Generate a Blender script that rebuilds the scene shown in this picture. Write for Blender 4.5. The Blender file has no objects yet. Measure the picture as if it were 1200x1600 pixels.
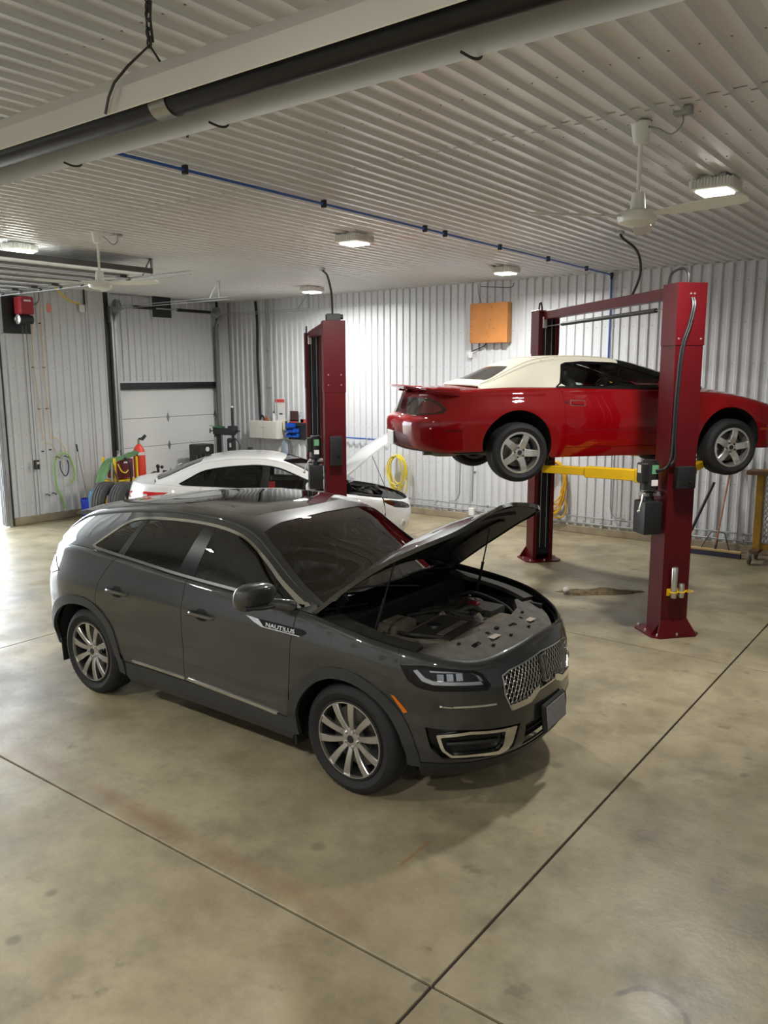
import bpy, bmesh, math, random
import numpy as np
from math import sin, cos, pi, radians, hypot, sqrt, atan2
from mathutils import Vector, Matrix
from mathutils.geometry import delaunay_2d_cdt
random.seed(7)
scene = bpy.context.scene
col = scene.collection

# ---------------------------------------------------------------- camera, world, exposure
cam_d = bpy.data.cameras.new('camera'); cam = bpy.data.objects.new('camera', cam_d); col.objects.link(cam)
cam_d.sensor_fit = 'HORIZONTAL'; cam_d.sensor_width = 36; cam_d.lens = 1267/1200*36
cam_d.clip_start = .05; cam_d.clip_end = 200
def _cam(pitch, yaw, roll, loc):
    p, y, r = radians(pitch), radians(yaw), radians(roll)
    F = Vector((-sin(y)*cos(p), cos(y)*cos(p), -sin(p))); R = Vector((cos(y), sin(y), 0)); U = R.cross(F)
    R2 = R*cos(r) + U*sin(r); U2 = -R*sin(r) + U*cos(r)
    M = Matrix((R2, U2, -F)).transposed().to_4x4(); M.translation = loc; return M
cam.matrix_world = _cam(9.707, 36.99, -.234, (0, 0, 2.7))
scene.camera = cam
scene.view_settings.view_transform = 'Standard'; scene.view_settings.look = 'None'
scene.view_settings.gamma = 1; scene.view_settings.use_curve_mapping = False
scene.view_settings.exposure = 0.07
LAMP_POWER = 116
world = bpy.data.worlds.new('world'); scene.world = world; world.use_nodes = True
bg = world.node_tree.nodes['Background']; bg.inputs[0].default_value = (.84, .92, 1, 1); bg.inputs[1].default_value = 10.5
# ---------------------------------------------------------------- materials
def lin(c):
    f = lambda v: v/12.92 if v <= .04045 else ((v + .055)/1.055)**2.4
    return tuple(f(x/255.) for x in c) + (1.,)
MATS = {}
def mat(name, rgb, rough=.5, metal=0., coat=0., var=0., vscale=4., bump=0., bscale=60., emit=0., spec=.5, dirt=None, trans=0., coat_ior=1.5):
    if name in MATS: return MATS[name]
    m = bpy.data.materials.new(name); m.use_nodes = True; N = m.node_tree.nodes; L = m.node_tree.links
    b = N['Principled BSDF']; c = lin(rgb)
    b.inputs['Base Color'].default_value = c; b.inputs['Roughness'].default_value = rough
    b.inputs['Metallic'].default_value = metal; b.inputs['Coat Weight'].default_value = coat
    b.inputs['Coat Roughness'].default_value = .02; b.inputs['Coat IOR'].default_value = coat_ior; b.inputs['Specular IOR Level'].default_value = spec
    b.inputs['Transmission Weight'].default_value = trans
    if emit: b.inputs['Emission Color'].default_value = c; b.inputs['Emission Strength'].default_value = emit
    tc = N.new('ShaderNodeTexCoord')
    if var:
        n = N.new('ShaderNodeTexNoise'); n.inputs['Scale'].default_value = vscale; n.inputs['Detail'].default_value = 6
        r = N.new('ShaderNodeValToRGB'); r.color_ramp.elements[0].position = .3; r.color_ramp.elements[1].position = .72
        r.color_ramp.elements[0].color = tuple(x*(1 - var) for x in c[:3]) + (1,)
        r.color_ramp.elements[1].color = tuple(min(1, x*(1 + var*.6)) for x in c[:3]) + (1,) if not dirt else lin(dirt)
        L.new(tc.outputs['Object'], n.inputs['Vector']); L.new(n.outputs['Fac'], r.inputs['Fac']); L.new(r.outputs['Color'], b.inputs['Base Color'])
    if bump:
        n = N.new('ShaderNodeTexNoise'); n.inputs['Scale'].default_value = bscale; n.inputs['Detail'].default_value = 4
        q = N.new('ShaderNodeBump'); q.inputs['Strength'].default_value = bump; q.inputs['Distance'].default_value = .01
        L.new(tc.outputs['Object'], n.inputs['Vector']); L.new(n.outputs['Fac'], q.inputs['Height']); L.new(q.outputs['Normal'], b.inputs['Normal'])
    MATS[name] = m; return m
def glass(name, tint, ior=1.45, rough=0.):
    """thin pane: tinted see-through with a mirror-like surface"""
    if name in MATS: return MATS[name]
    m = bpy.data.materials.new(name); m.use_nodes = True; N = m.node_tree.nodes; L = m.node_tree.links
    N.remove(N['Principled BSDF']); t = N.new('ShaderNodeBsdfTransparent'); g = N.new('ShaderNodeBsdfGlossy'); f = N.new('ShaderNodeFresnel'); x = N.new('ShaderNodeMixShader')
    t.inputs['Color'].default_value = tuple(tint) + (1,); g.inputs['Roughness'].default_value = rough; f.inputs['IOR'].default_value = ior
    L.new(f.outputs[0], x.inputs[0]); L.new(t.outputs[0], x.inputs[1]); L.new(g.outputs[0], x.inputs[2]); L.new(x.outputs[0], N['Material Output'].inputs[0])
    MATS[name] = m; return m

# ---------------------------------------------------------------- objects and tags
def tag(o, label=None, cat=None, group=None, kind=None):
    if label: o['label'] = label
    if cat: o['category'] = cat
    if group: o['group'] = group
    if kind: o['kind'] = kind
    return o
def thing(name, label, cat, loc=(0,0,0), rz=0., group=None):
    o = bpy.data.objects.new(name, None); col.objects.link(o); o.empty_display_size = .1
    o.location = loc; o.rotation_euler = (0, 0, rz); return tag(o, label, cat, group)
def link(name, me, m=None, parent=None, loc=None, rot=None):
    o = bpy.data.objects.new(name, me); col.objects.link(o)
    if m is not None:
        me.materials.clear(); me.materials.append(m)
    if parent is not None: o.parent = parent
    if loc is not None: o.location = loc
    if rot is not None: o.rotation_euler = rot
    return o
def copy_tree(o, parent=None):
    c = o.copy(); col.objects.link(c); c.parent = parent
    for ch in list(o.children): copy_tree(ch, c)
    return c

class MB:
    """collects shapes into one mesh"""
    def __init__(s): s.v = []; s.f = []
    def add(s, V, F):
        k = len(s.v); s.v += [tuple(p) for p in V]; s.f += [tuple(i + k for i in f) for f in F]; return s
    def box(s, c, d, rot=None, bev=0., seg=1, taper=None):
        bm = bmesh.new(); bmesh.ops.create_cube(bm, size=1)
        for v in bm.verts:
            tz = 1
            if taper and v.co.z > 0: tz = taper
            v.co = Vector((v.co.x*d[0]*tz, v.co.y*d[1]*tz, v.co.z*d[2]))
        if bev: bmesh.ops.bevel(bm, geom=bm.edges[:], offset=bev, segments=seg, profile=.6, affect='EDGES')
        M = Matrix.Identity(3)
        if rot is not None:
            from mathutils import Euler
            M = Euler(rot).to_matrix() if not isinstance(rot, Matrix) else rot
        bm.verts.index_update()
        s.add([M @ v.co + Vector(c) for v in bm.verts], [[v.index for v in f.verts] for f in bm.faces]); bm.free(); return s
    def box2(s, a, b, bev=0., seg=1):
        return s.box([(p + q)/2 for p, q in zip(a, b)], [abs(q - p) for p, q in zip(a, b)], None, bev, seg)
    def tube(s, pts, r, n=8, cap=True, closed=False, sub=0):
        P = [Vector(p) for p in pts]
        if sub: P = smooth_pts(P, sub, closed)
        R = r if hasattr(r, '__len__') else None
        m = len(P); k0 = len(s.v); ref = None; V = []; 
        for i, p in enumerate(P):
            t = (P[(i+1) % m] - P[i-1]) if closed else (P[min(i+1, m-1)] - P[max(i-1, 0)])
            if t.length < 1e-9: t = Vector((0, 0, 1))
            t.normalize()
            if ref is None: ref = Vector((0, 0, 1)) if abs(t.z) < .9 else Vector((1, 0, 0))
            a = ref - t*ref.dot(t)
            if a.length < 1e-6: a = t.orthogonal()
            a.normalize(); b = t.cross(a); ref = a
            rr = (R[min(int(i*len(R)/m), len(R)-1)] if R is not None else r)
            V += [p + (a*cos(2*pi*j/n) + b*sin(2*pi*j/n))*rr for j in range(n)]
        F = []
        for i in range(m if closed else m - 1):
            for j in range(n):
                q = ((i+1) % m)*n; F.append((i*n + j, i*n + (j+1) % n, q + (j+1) % n, q + j))
        if cap and not closed: F += [tuple(range(n))[::-1], tuple((m-1)*n + j for j in range(n))]
        return s.add(V, F)
    def cyl(s, p0, p1, r0, r1=None, n=16, cap=True):
        p0, p1 = Vector(p0), Vector(p1); r1 = r0 if r1 is None else r1; t = (p1 - p0).normalized(); a = t.orthogonal().normalized(); b = t.cross(a)
        V = [p + (a*cos(2*pi*j/n) + b*sin(2*pi*j/n))*r for p, r in ((p0, r0), (p1, r1)) for j in range(n)]
        F = [(j, (j+1) % n, n + (j+1) % n, n + j) for j in range(n)]
        if cap: F += [tuple(range(n))[::-1], tuple(range(n, 2*n))]
        return s.add(V, F)
    def lathe(s, prof, n=32, axis='z', o=(0,0,0), a0=0., a1=2*pi, close=False):
        o = Vector(o); m = len(prof); full = abs(a1 - a0 - 2*pi) < 1e-6; k = n if full else n + 1; V = []
        for i in range(k):
            t = a0 + (a1 - a0)*i/n
            for r, h in prof:
                V.append(o + (Vector((r*cos(t), r*sin(t), h)) if axis == 'z' else Vector((r*cos(t), h, r*sin(t))) if axis == 'y' else Vector((h, r*cos(t), r*sin(t)))))
        F = []
        for i in range(n):
            for j in range(m if close else m - 1):
                a, b = i*m + j, i*m + (j+1) % m; c, d = ((i+1) % k)*m + (j+1) % m, ((i+1) % k)*m + j
                F.append((a, b, c, d))
        return s.add(V, F)
    def prism(s, poly, z0, z1, M=None):
        n = len(poly); M = M or Matrix.Identity(4)
        V = [M @ Vector((x, y, z0)) for x, y in poly] + [M @ Vector((x, y, z1)) for x, y in poly]
        return s.add(V, [tuple(range(n))[::-1], tuple(range(n, 2*n))] + [(i, (i+1) % n, n + (i+1) % n, n + i) for i in range(n)])
    def sphere(s, c, r, n=16, m=10, e=1.):
        r = (r, r, r) if not hasattr(r, '__len__') else r; V = []; sp = lambda t: math.copysign(abs(t)**e, t)
        for i in range(m + 1):
            p = pi*i/m
            for j in range(n):
                t = 2*pi*j/n; V.append((c[0] + r[0]*sp(sin(p))*sp(cos(t)), c[1] + r[1]*sp(sin(p))*sp(sin(t)), c[2] + r[2]*sp(cos(p))))
        F = [(i*n + j, (i+1)*n + j, (i+1)*n + (j+1) % n, i*n + (j+1) % n) for i in range(m) for j in range(n)]
        return s.add(V, F)
    def mesh(s, name, ang=35, fix=True):
        me = bpy.data.meshes.new(name); me.from_pydata(s.v, [], s.f)
        if fix:
            bm = bmesh.new(); bm.from_mesh(me); bmesh.ops.remove_doubles(bm, verts=bm.verts[:], dist=1e-5)
            bmesh.ops.recalc_face_normals(bm, faces=bm.faces[:]); bm.to_mesh(me); bm.free()
        me.polygons.foreach_set('use_smooth', [True]*len(me.polygons)); me.set_sharp_from_angle(angle=radians(ang)); me.update(); return me
    def build(s, name, m, parent=None, loc=None, rot=None, ang=35, fix=True):
        return link(name, s.mesh(name, ang, fix), m, parent, loc, rot)
def smooth_pts(P, k, closed=False):
    P = [Vector(p) for p in P]; n = len(P); out = []
    for i in range(n if closed else n - 1):
        g = (lambda j: P[j % n]) if closed else (lambda j: P[max(0, min(n-1, j))])
        a, b, c, d = g(i-1), g(i), g(i+1), g(i+2)
        for j in range(k):
            t = j/k; out.append(.5*((2*b) + (c - a)*t + (2*a - 5*b + 4*c - d)*t*t + (3*b - a - 3*c + d)*t**3))
    if not closed: out.append(P[-1])
    return out
def text_mesh(txt, size, name, extrude=.002, bold=False):
    cu = bpy.data.curves.new(name, 'FONT'); cu.body = txt; cu.size = size; cu.extrude = extrude; cu.align_x = 'CENTER'; cu.align_y = 'CENTER'
    cu.resolution_u = 3
    if bold: cu.offset = size*.02
    o = bpy.data.objects.new(name, cu); col.objects.link(o)
    dg = bpy.context.evaluated_depsgraph_get(); me = bpy.data.meshes.new_from_object(o.evaluated_get(dg)); bpy.data.objects.remove(o); bpy.data.curves.remove(cu); return me

# ---------------------------------------------------------------- panels cut out of a surface
def inside(P, poly):
    x, y = P[:, 0], P[:, 1]; r = np.zeros(len(P), bool); q = np.asarray(poly); n = len(q)
    for i in range(n):
        x1, y1 = q[i]; x2, y2 = q[(i+1) % n]
        if y1 == y2: continue
        c = ((y1 > y) != (y2 > y)) & (x < (x2 - x1)*(y - y1)/(y2 - y1) + x1); r ^= c
    return r
def dens(poly, step):
    out = []; n = len(poly)
    for i in range(n):
        a = np.array(poly[i], float); b = np.array(poly[(i+1) % n], float); k = max(1, int(math.ceil(np.hypot(*(b - a))/step)))
        out += [tuple(a + (b - a)*j/k) for j in range(k)]
    return out
def rnd(poly, r, k=4):
    """round the corners of a polygon"""
    out = []; n = len(poly); R = r if hasattr(r, '__len__') else [r]*n
    for i in range(n):
        p = np.array(poly[i], float); a = np.array(poly[i-1], float) - p; b = np.array(poly[(i+1) % n], float) - p
        la, lb = np.hypot(*a), np.hypot(*b); d = min(R[i], la*.45, lb*.45)
        if d < 1e-6: out.append(tuple(p)); continue
        p0 = p + a/la*d; p1 = p + b/lb*d
        out += [tuple((1-t)**2*p0 + 2*t*(1-t)*p + t*t*p1) for t in np.linspace(0, 1, k + 1)]
    return out
def curve(pts, k=8):
    return [(p.x, p.y) for p in smooth_pts([Vector((a, b, 0)) for a, b in pts], k)]
def shrink(poly, d):
    q = np.array(poly, float); n = len(q); A = .5*sum(q[i][0]*q[(i+1) % n][1] - q[(i+1) % n][0]*q[i][1] for i in range(n))
    if A < 0: d = -d
    e = np.roll(q, -1, 0) - q; L = np.hypot(e[:, 0], e[:, 1]) + 1e-12; nx = np.stack([-e[:, 1]/L, e[:, 0]/L], 1)
    m = nx + np.roll(nx, 1, 0); m /= np.maximum((m**2).sum(1, keepdims=True)/2, .35)
    return [tuple(p) for p in q + m*d]
def panel(name, surf, poly, m, parent, holes=(), off=0., depth=.014, grid=.04, mir=False, gap=0., sb=1., ctr=(.6, .55), xf=None, ang=None):
    if gap: poly = shrink(poly, gap); holes = [shrink(h, -gap) for h in holes]
    sc = np.array([1., sb]); Pp = [np.array(dens([tuple(np.array(p)*sc) for p in q], grid*.6)) for q in [poly] + list(holes)]
    lo, hi = Pp[0].min(0), Pp[0].max(0); nx = int((hi[0]-lo[0])/grid) + 2; ny = int((hi[1]-lo[1])/(grid*.87)) + 2
    g = np.array([(lo[0] + (i + .5*(j % 2))*grid, lo[1] + j*grid*.87) for j in range(ny) for i in range(nx)])
    ok = inside(g, Pp[0])
    for h in Pp[1:]: ok &= ~inside(g, h)
    g = g[ok]; allb = np.concatenate(Pp)
    if len(g):
        d = np.array([np.min((allb[:, 0]-p[0])**2 + (allb[:, 1]-p[1])**2) for p in g]); g = g[d > (grid*.42)**2]
    V = np.concatenate([allb, g]) if len(g) else allb; E = []; k = 0
    for q in Pp: n = len(q); E += [(k + i, k + (i+1) % n) for i in range(n)]; k += n
    r = delaunay_2d_cdt([Vector(p) for p in V], E, [], 0, 1e-7)
    Q = np.array([tuple(v) for v in r[0]]); T = np.array([f for f in r[2] if len(f) == 3])
    cen = Q[T].mean(1); ok = inside(cen, Pp[0])
    for h in Pp[1:]: ok &= ~inside(cen, h)
    T = T[ok]; used = np.unique(T); re = -np.ones(len(Q), int); re[used] = np.arange(len(used)); Q = Q[used]/sc; T = re[T]
    a, b = Q[:, 0], Q[:, 1]; e = 1.5e-3
    P = surf(a, b); da = surf(a + e, b) - surf(a - e, b); db = surf(a, b + e) - surf(a, b - e)
    N = np.cross(da, db); L = np.linalg.norm(N, axis=1, keepdims=True); N = N/np.maximum(L, 1e-12)
    ref = P - np.stack([P[:, 0]*ctr[0], 0*a, 0*a + ctr[1]], -1)
    if (N*ref).sum() < 0: N = -N
    P = P + N*off
    t0, t1, t2 = P[T[:, 0]], P[T[:, 1]], P[T[:, 2]]; fn = np.cross(t1 - t0, t2 - t0); s = (fn*(N[T[:, 0]] + N[T[:, 1]] + N[T[:, 2]])).sum(1) < 0
    T[s] = T[s][:, ::-1]
    faces = [tuple(t) for t in T]; LN = [N[i] for t in T for i in t]; verts = list(P)
    if depth:
        cnt = {}
        for t in faces:
            for i in range(3): cnt[(t[i], t[(i+1) % 3])] = 1
        be = [(i, j) for (i, j) in cnt if (j, i) not in cnt]; dup = {}; rim = {}
        for i, j in be:
            for q in (i, j):
                if q not in dup: rim[q] = len(verts); verts.append(P[q]); dup[q] = len(verts); verts.append(P[q] - N[q]*depth)
        for i, j in be:
            f = (rim[j], rim[i], dup[i], dup[j]); n = np.cross(P[i] - P[j], verts[dup[i]] - P[j]); n = n/(np.linalg.norm(n) + 1e-12)
            faces.append(f); LN += [n]*4
    verts = np.array(verts); LN = np.array(LN)
    if xf is not None: verts = np.array([tuple(xf @ Vector(v)) for v in verts]); R = np.array(xf.to_3x3()); LN = LN @ R.T
    if mir:
        verts = verts*np.array([1, -1, 1]); k = 0; L2 = []
        for f in faces: L2 += list(LN[k:k+len(f)][::-1]*np.array([1, -1, 1])); k += len(f)
        LN = np.array(L2); faces = [f[::-1] for f in faces]
    me = bpy.data.meshes.new(name); me.from_pydata([tuple(v) for v in verts], [], [tuple(int(i) for i in f) for f in faces])
    nt = len(T)
    me.polygons.foreach_set('use_smooth', [True]*len(faces)); me.normals_split_custom_set([tuple(n) for n in LN]); me.update()
    o = link(name, me, m, parent)
    if gap and depth:
        me.materials.append(mat('panel_edge_shade', (14, 14, 15), .8)); me.polygons.foreach_set('material_index', [0]*nt + [1]*(len(faces) - nt))  # edges coloured black for the shade inside the panel gaps
    return o
# ---------------------------------------------------------------- car surfaces (pure numpy)
class Fn:
    """monotone cubic through points, constant beyond the ends"""
    def __init__(s, *pts):
        p = sorted(pts); s.x = np.array([a for a, _ in p], float); s.y = np.array([b for _, b in p], float)
        h = np.diff(s.x); d = np.diff(s.y) / h; m = np.zeros(len(p))
        for i in range(1, len(p) - 1):
            if d[i-1] * d[i] > 0:
                w1 = 2*h[i] + h[i-1]; w2 = h[i] + 2*h[i-1]
                m[i] = (w1 + w2) / (w1/d[i-1] + w2/d[i])
        if len(p) > 1: m[0] = d[0]; m[-1] = d[-1]
        s.m = m
    def __call__(s, t):
        t = np.clip(np.asarray(t, float), s.x[0], s.x[-1])
        i = np.clip(np.searchsorted(s.x, t) - 1, 0, len(s.x) - 2)
        h = s.x[i+1] - s.x[i]; u = (t - s.x[i]) / h
        return ((1+2*u)*(1-u)**2*s.y[i] + u*(1-u)**2*h*s.m[i] + u*u*(3-2*u)*s.y[i+1] + u*u*(u-1)*h*s.m[i+1])

class Body:
    """lower body: wraps in plan from rear centre along the left side to front centre and beyond"""
    def __init__(s, W, xf, xr, xcf, xcr, nf, nr, Lf, Lr, zt, rr, amax=1.2, tx=None, wheels=(), flare=0., fr=.5, zw=.36, fs=.13):
        s.__dict__.update(locals()); s.sc = xcf + Lf; s.sr = xcr - Lr
        s.tx = tx or (lambda x: 0*x)
    def fold(s, S):
        S = np.where(S > s.sc, 2*s.sc - S, S); return np.where(S < s.sr, 2*s.sr - S, S)
    def plan(s, S, z):
        S = np.atleast_1d(np.asarray(S, float)); z = np.asarray(z, float); S, z = np.broadcast_arrays(S, z)
        xm = np.clip(S, s.xcr, s.xcf); w = s.W(z) - s.tx(xm)
        for xw in s.wheels:
            d = np.hypot(xm - xw, z - s.zw); w = w + s.flare*np.exp(-((d - s.fr)/s.fs)**2)
        x = xm.copy(); y = w.copy()
        def corner(psi, n):
            c = np.cos(psi); q = np.sin(psi); r = (np.abs(c)**n + np.abs(q)**n)**(-1./n); return r*q, r*c
        f = S > s.xcf
        if f.any():
            q, c = corner((S[f]-s.xcf)/s.Lf*np.pi/2, s.nf); x[f] = s.xcf + (s.xf(z[f]) - s.xcf)*q; y[f] = w[f]*c
        f = S < s.xcr
        if f.any():
            q, c = corner((s.xcr-S[f])/s.Lr*np.pi/2, s.nr); x[f] = s.xcr - (s.xcr - s.xr(z[f]))*q; y[f] = w[f]*c
        return x, y
    def bmax(s, S, extra=0.):
        S = s.fold(np.asarray(S, float)); r = s.rr(S); return s.zt(S) - r + r*s.amax + extra
    def __call__(s, S, b):
        if np.ndim(S) == 0 and np.ndim(b) == 0: return s(np.array([S]), np.array([b]))[0]
        S = np.asarray(S, float); b = np.asarray(b, float); S, b = np.broadcast_arrays(S, b)
        F = s.fold(S); zt = s.zt(F); r = s.rr(F); b0 = zt - r
        a = np.clip((b - b0)/r, 0, s.amax); ex = np.maximum(b - b0 - r*s.amax, 0)
        zz = np.minimum(b, b0); z = zz + r*np.sin(a) + ex*np.cos(s.amax); inn = r*(1 - np.cos(a)) + ex*np.sin(s.amax)
        x, y = s.plan(S, zz); e = 1e-3
        x1, y1 = s.plan(S - e, zz); x2, y2 = s.plan(S + e, zz)
        tx = x2 - x1; ty = y2 - y1; L = np.hypot(tx, ty) + 1e-12
        return np.stack([x + ty/L*inn, y - tx/L*inn, z], -1)
    def s_of_y(s, y, z, front=True):
        S = np.linspace(s.xcf, s.sc, 400) if front else np.linspace(s.sr, s.xcr, 400)
        yy = s.plan(S, np.full(400, z))[1]
        return float(np.interp(y, yy[::-1], S[::-1])) if front else float(np.interp(y, yy, S))
    def s_of_x(s, x, z):
        if s.xcr <= x <= s.xcf: return x
        S = np.linspace(s.xcf, s.sc, 400) if x > s.xcf else np.linspace(s.sr, s.xcr, 400)
        return float(np.interp(x, s.plan(S, np.full(400, z))[0], S))

class Side:
    """side of the greenhouse as (x, z)"""
    def __init__(s, B, yr, zr, bulge=.02, lift=0.):
        s.B = B; s.yr = yr; s.zr = zr; s.bulge = bulge
        S = np.linspace(B.xcr - B.Lr*.6, B.xcf + B.Lf*.5, 300); P = B(S, B.bmax(S))
        o = np.argsort(P[:, 0]); s.tx = P[o, 0]; s.ty = P[o, 1]; s.tz = P[o, 2] + lift
    def zb(s, x): return np.interp(x, s.tx, s.tz)
    def yb(s, x): return np.interp(x, s.tx, s.ty)
    def __call__(s, x, z):
        x = np.asarray(x, float); z = np.asarray(z, float); zb = s.zb(x); zr = s.zr(x)
        t = np.clip((z - zb)/np.maximum(zr - zb, .03), -.3, 1.15)
        y = s.yb(x) + (s.yr(x) - s.yb(x))*t + s.bulge*4*t*(1-t)*(zr > zb + .05)
        return np.stack([x + 0*z, y, z + 0*x], -1)

class Top:
    """windscreen, roof and rear glass as (x, t): t runs -1..1 over a rounded section between the roof rails"""
    def __init__(s, yr, zr, crown, bow, n=2.9): s.__dict__.update(locals())
    def v(s, t):
        th = np.asarray(t, float)*np.pi/2; q = np.sin(th); c = np.maximum(np.cos(th), 0.); r = (np.abs(q)**s.n + c**s.n)**(-1./s.n); return r*q, r*c
    def __call__(s, x, t):
        x = np.asarray(x, float); t = np.asarray(t, float); x, t = np.broadcast_arrays(x, t); q, c = s.v(t)
        return np.stack([x + s.bow(x)*(1 - q**2), s.yr(x)*q, s.zr(x) + s.crown(x)*c], -1)
    def t_of(s, q):
        t = np.linspace(0, 1, 400); return float(np.interp(q, s.v(t)[0], t))

class Deck:
    """hood or boot lid between the two shoulder lines, as (x, y)"""
    def __init__(s, B, crown, front=True, p=2., ext=0.):
        s.crown = crown; s.p = p
        S = np.linspace(B.xcr if front else B.sr, B.sc if front else B.xcf, 500); P = B(S, B.bmax(S, ext))
        o = np.argsort(P[:, 0]); s.X = P[o, 0]; s.Y = P[o, 1]; s.Z = P[o, 2]
        s.edge = P
    def ye(s, x): return np.interp(x, s.X, s.Y)
    def ze(s, x): return np.interp(x, s.X, s.Z)
    def __call__(s, x, y):
        x = np.asarray(x, float); y = np.asarray(y, float); x, y = np.broadcast_arrays(x, y)
        ye = np.maximum(s.ye(x), .05); v = np.minimum(np.abs(y)/ye, 1.)
        return np.stack([x, y, s.ze(x) + s.crown(x)*(1 - v**s.p)], -1)

# ---- the three bodies; origin on the ground half way between the axles, x forward, y left
SUV_B = Body(W=Fn((.18,.86),(.28,.905),(.40,.930),(.48,.951),(.56,.954),(.68,.947),(.82,.954),(.95,.957),(1.05,.945),(1.15,.922),(1.3,.90)),
    xf=Fn((.2,2.20),(.30,2.33),(.42,2.37),(.58,2.365),(.75,2.35),(.92,2.30),(1.0,2.25),(1.1,2.16)),
    xr=Fn((.2,-2.34),(.35,-2.43),(.55,-2.46),(.8,-2.44),(1.0,-2.38),(1.2,-2.28),(1.4,-2.15)),
    xcf=1.45, xcr=-1.35, nf=2.55, nr=3.0, Lf=1.35, Lr=1.35,
    zt=Fn((-2.7,1.16),(-2.0,1.24),(-1.5,1.275),(-1.0,1.25),(-.13,1.20),(.36,1.185),(.76,1.175),(1.02,1.16),(1.3,1.135),(1.6,1.10),(1.84,1.065),(2.03,1.02),(2.29,.975),(2.5,.99),(2.8,1.005)),
    rr=Fn((-2,.05),(.8,.045),(1.2,.06),(1.8,.08),(2.2,.06),(2.8,.05)), amax=1.25, wheels=(1.424,-1.424), flare=.012, fr=.5, fs=.2)
SUV_zr = Fn((1.16,1.15),(1.02,1.20),(.87,1.27),(.74,1.345),(.56,1.455),(.43,1.535),(.25,1.595),(.0,1.625),(-.4,1.63),(-.9,1.595),(-1.4,1.53),(-1.75,1.46),(-1.95,1.36),(-2.1,1.24))
SUV_yr = Fn((1.16,.80),(.87,.775),(.56,.725),(.25,.69),(-.4,.68),(-1.2,.665),(-1.75,.645),(-2.1,.70))
SUV_G = Side(SUV_B, SUV_yr, SUV_zr, .022)
SUV_T = Top(SUV_yr, SUV_zr, Fn((1.16,.01),(.8,.035),(.4,.065),(-.3,.075),(-1.5,.085),(-1.8,.07),(-2.1,.02)), Fn((1.16,.26),(.45,.12),(.0,.02),(-1.4,0.),(-1.75,-.10),(-2.1,-.16)))
SUV_H2 = Deck(SUV_B, Fn((1.0,.09),(1.5,.125),(1.9,.115),(2.15,.07),(2.3,.01)), p=2.4)
SUV_H = Deck(SUV_B, Fn((1.0,.06),(1.6,.07),(2.1,.045),(2.3,.01)))
# red convertible
RED_B = Body(W=Fn((.12,.80),(.19,.86),(.30,.895),(.45,.915),(.58,.925),(.68,.915),(.80,.885),(.92,.845),(1.05,.80)),
    xf=Fn((.15,2.10),(.25,2.27),(.40,2.36),(.50,2.37),(.58,2.33),(.66,2.22),(.8,2.0)),
    xr=Fn((.22,-2.36),(.30,-2.46),(.42,-2.51),(.55,-2.52),(.62,-2.50),(.66,-2.43),(.78,-2.36),(.90,-2.33)),
    xcf=1.45, xcr=-1.55, nf=2.3, nr=2.9, Lf=1.35, Lr=1.35,
    zt=Fn((-2.9,.90),(-2.4,.915),(-1.9,.935),(-1.3,.955),(-.9,.95),(-.3,.935),(.3,.925),(.7,.905),(1.1,.88),(1.5,.82),(1.9,.74),(2.3,.66),(2.8,.62)),
    rr=Fn((-2.5,.06),(-1.2,.10),(-.7,.05),(.4,.05),(.9,.09),(1.6,.12),(2.3,.08),(2.8,.05)), amax=1.3, wheels=(1.284,-1.284), flare=.022, fr=.42, zw=.32, fs=.14)
RED_zr = Fn((.92,.93),(.75,.985),(.5,1.075),(.25,1.155),(.05,1.21),(-.10,1.235),(-.4,1.255),(-.75,1.25),(-1.0,1.215),(-1.25,1.13),(-1.5,1.03),(-1.72,.965))
RED_yr = Fn((.92,.74),(.5,.67),(.05,.585),(-.3,.555),(-.75,.555),(-1.1,.57),(-1.45,.62),(-1.72,.67))
RED_G = Side(RED_B, RED_yr, RED_zr, .02)
RED_T = Top(RED_yr, RED_zr, Fn((.92,.01),(.5,.035),(0,.05),(-.75,.055),(-1.2,.05),(-1.72,.02)), Fn((.92,.38),(.3,.2),(-.1,.06),(-.7,0.),(-1.2,-.06),(-1.72,-.12)), 2.6)
RED_H = Deck(RED_B, Fn((.5,.05),(1.2,.075),(1.9,.05),(2.3,.0)))
RED_D = Deck(RED_B, Fn((-2.5,.0),(-2.2,.03),(-1.7,.04),(-1.2,.05)), front=False)
# white sedan
FOC_B = Body(W=Fn((.15,.80),(.24,.86),(.35,.89),(.55,.905),(.75,.91),(.9,.895),(1.02,.87),(1.15,.84)),
    xf=Fn((.18,2.08),(.28,2.20),(.45,2.235),(.60,2.22),(.74,2.16),(.86,2.04),(.98,1.85)),
    xr=Fn((.25,-2.20),(.40,-2.27),(.60,-2.29),(.80,-2.25),(.98,-2.20),(1.1,-2.14)),
    xcf=1.32, xcr=-1.35, nf=2.35, nr=2.5, Lf=1.3, Lr=1.3,
    zt=Fn((-2.7,1.07),(-2.2,1.085),(-1.7,1.07),(-1.2,1.035),(-.6,1.00),(.0,.975),(.5,.95),(.9,.925),(1.3,.875),(1.7,.82),(2.1,.75),(2.6,.715)),
    rr=Fn((-2.5,.06),(-1.4,.06),(-.8,.045),(.6,.045),(1.1,.06),(1.8,.07),(2.6,.05)), amax=1.25, wheels=(1.325,-1.325), flare=.022, fr=.40, zw=.33, fs=.13)
FOC_zr = Fn((1.0,.985),(.85,1.06),(.6,1.18),(.3,1.31),(.1,1.37),(-.15,1.405),(-.5,1.41),(-.9,1.375),(-1.25,1.27),(-1.55,1.15),(-1.75,1.09))
FOC_yr = Fn((1.0,.76),(.6,.70),(.2,.62),(-.4,.60),(-1.0,.59),(-1.4,.62),(-1.75,.67))
FOC_G = Side(FOC_B, FOC_yr, FOC_zr, .02)
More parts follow.
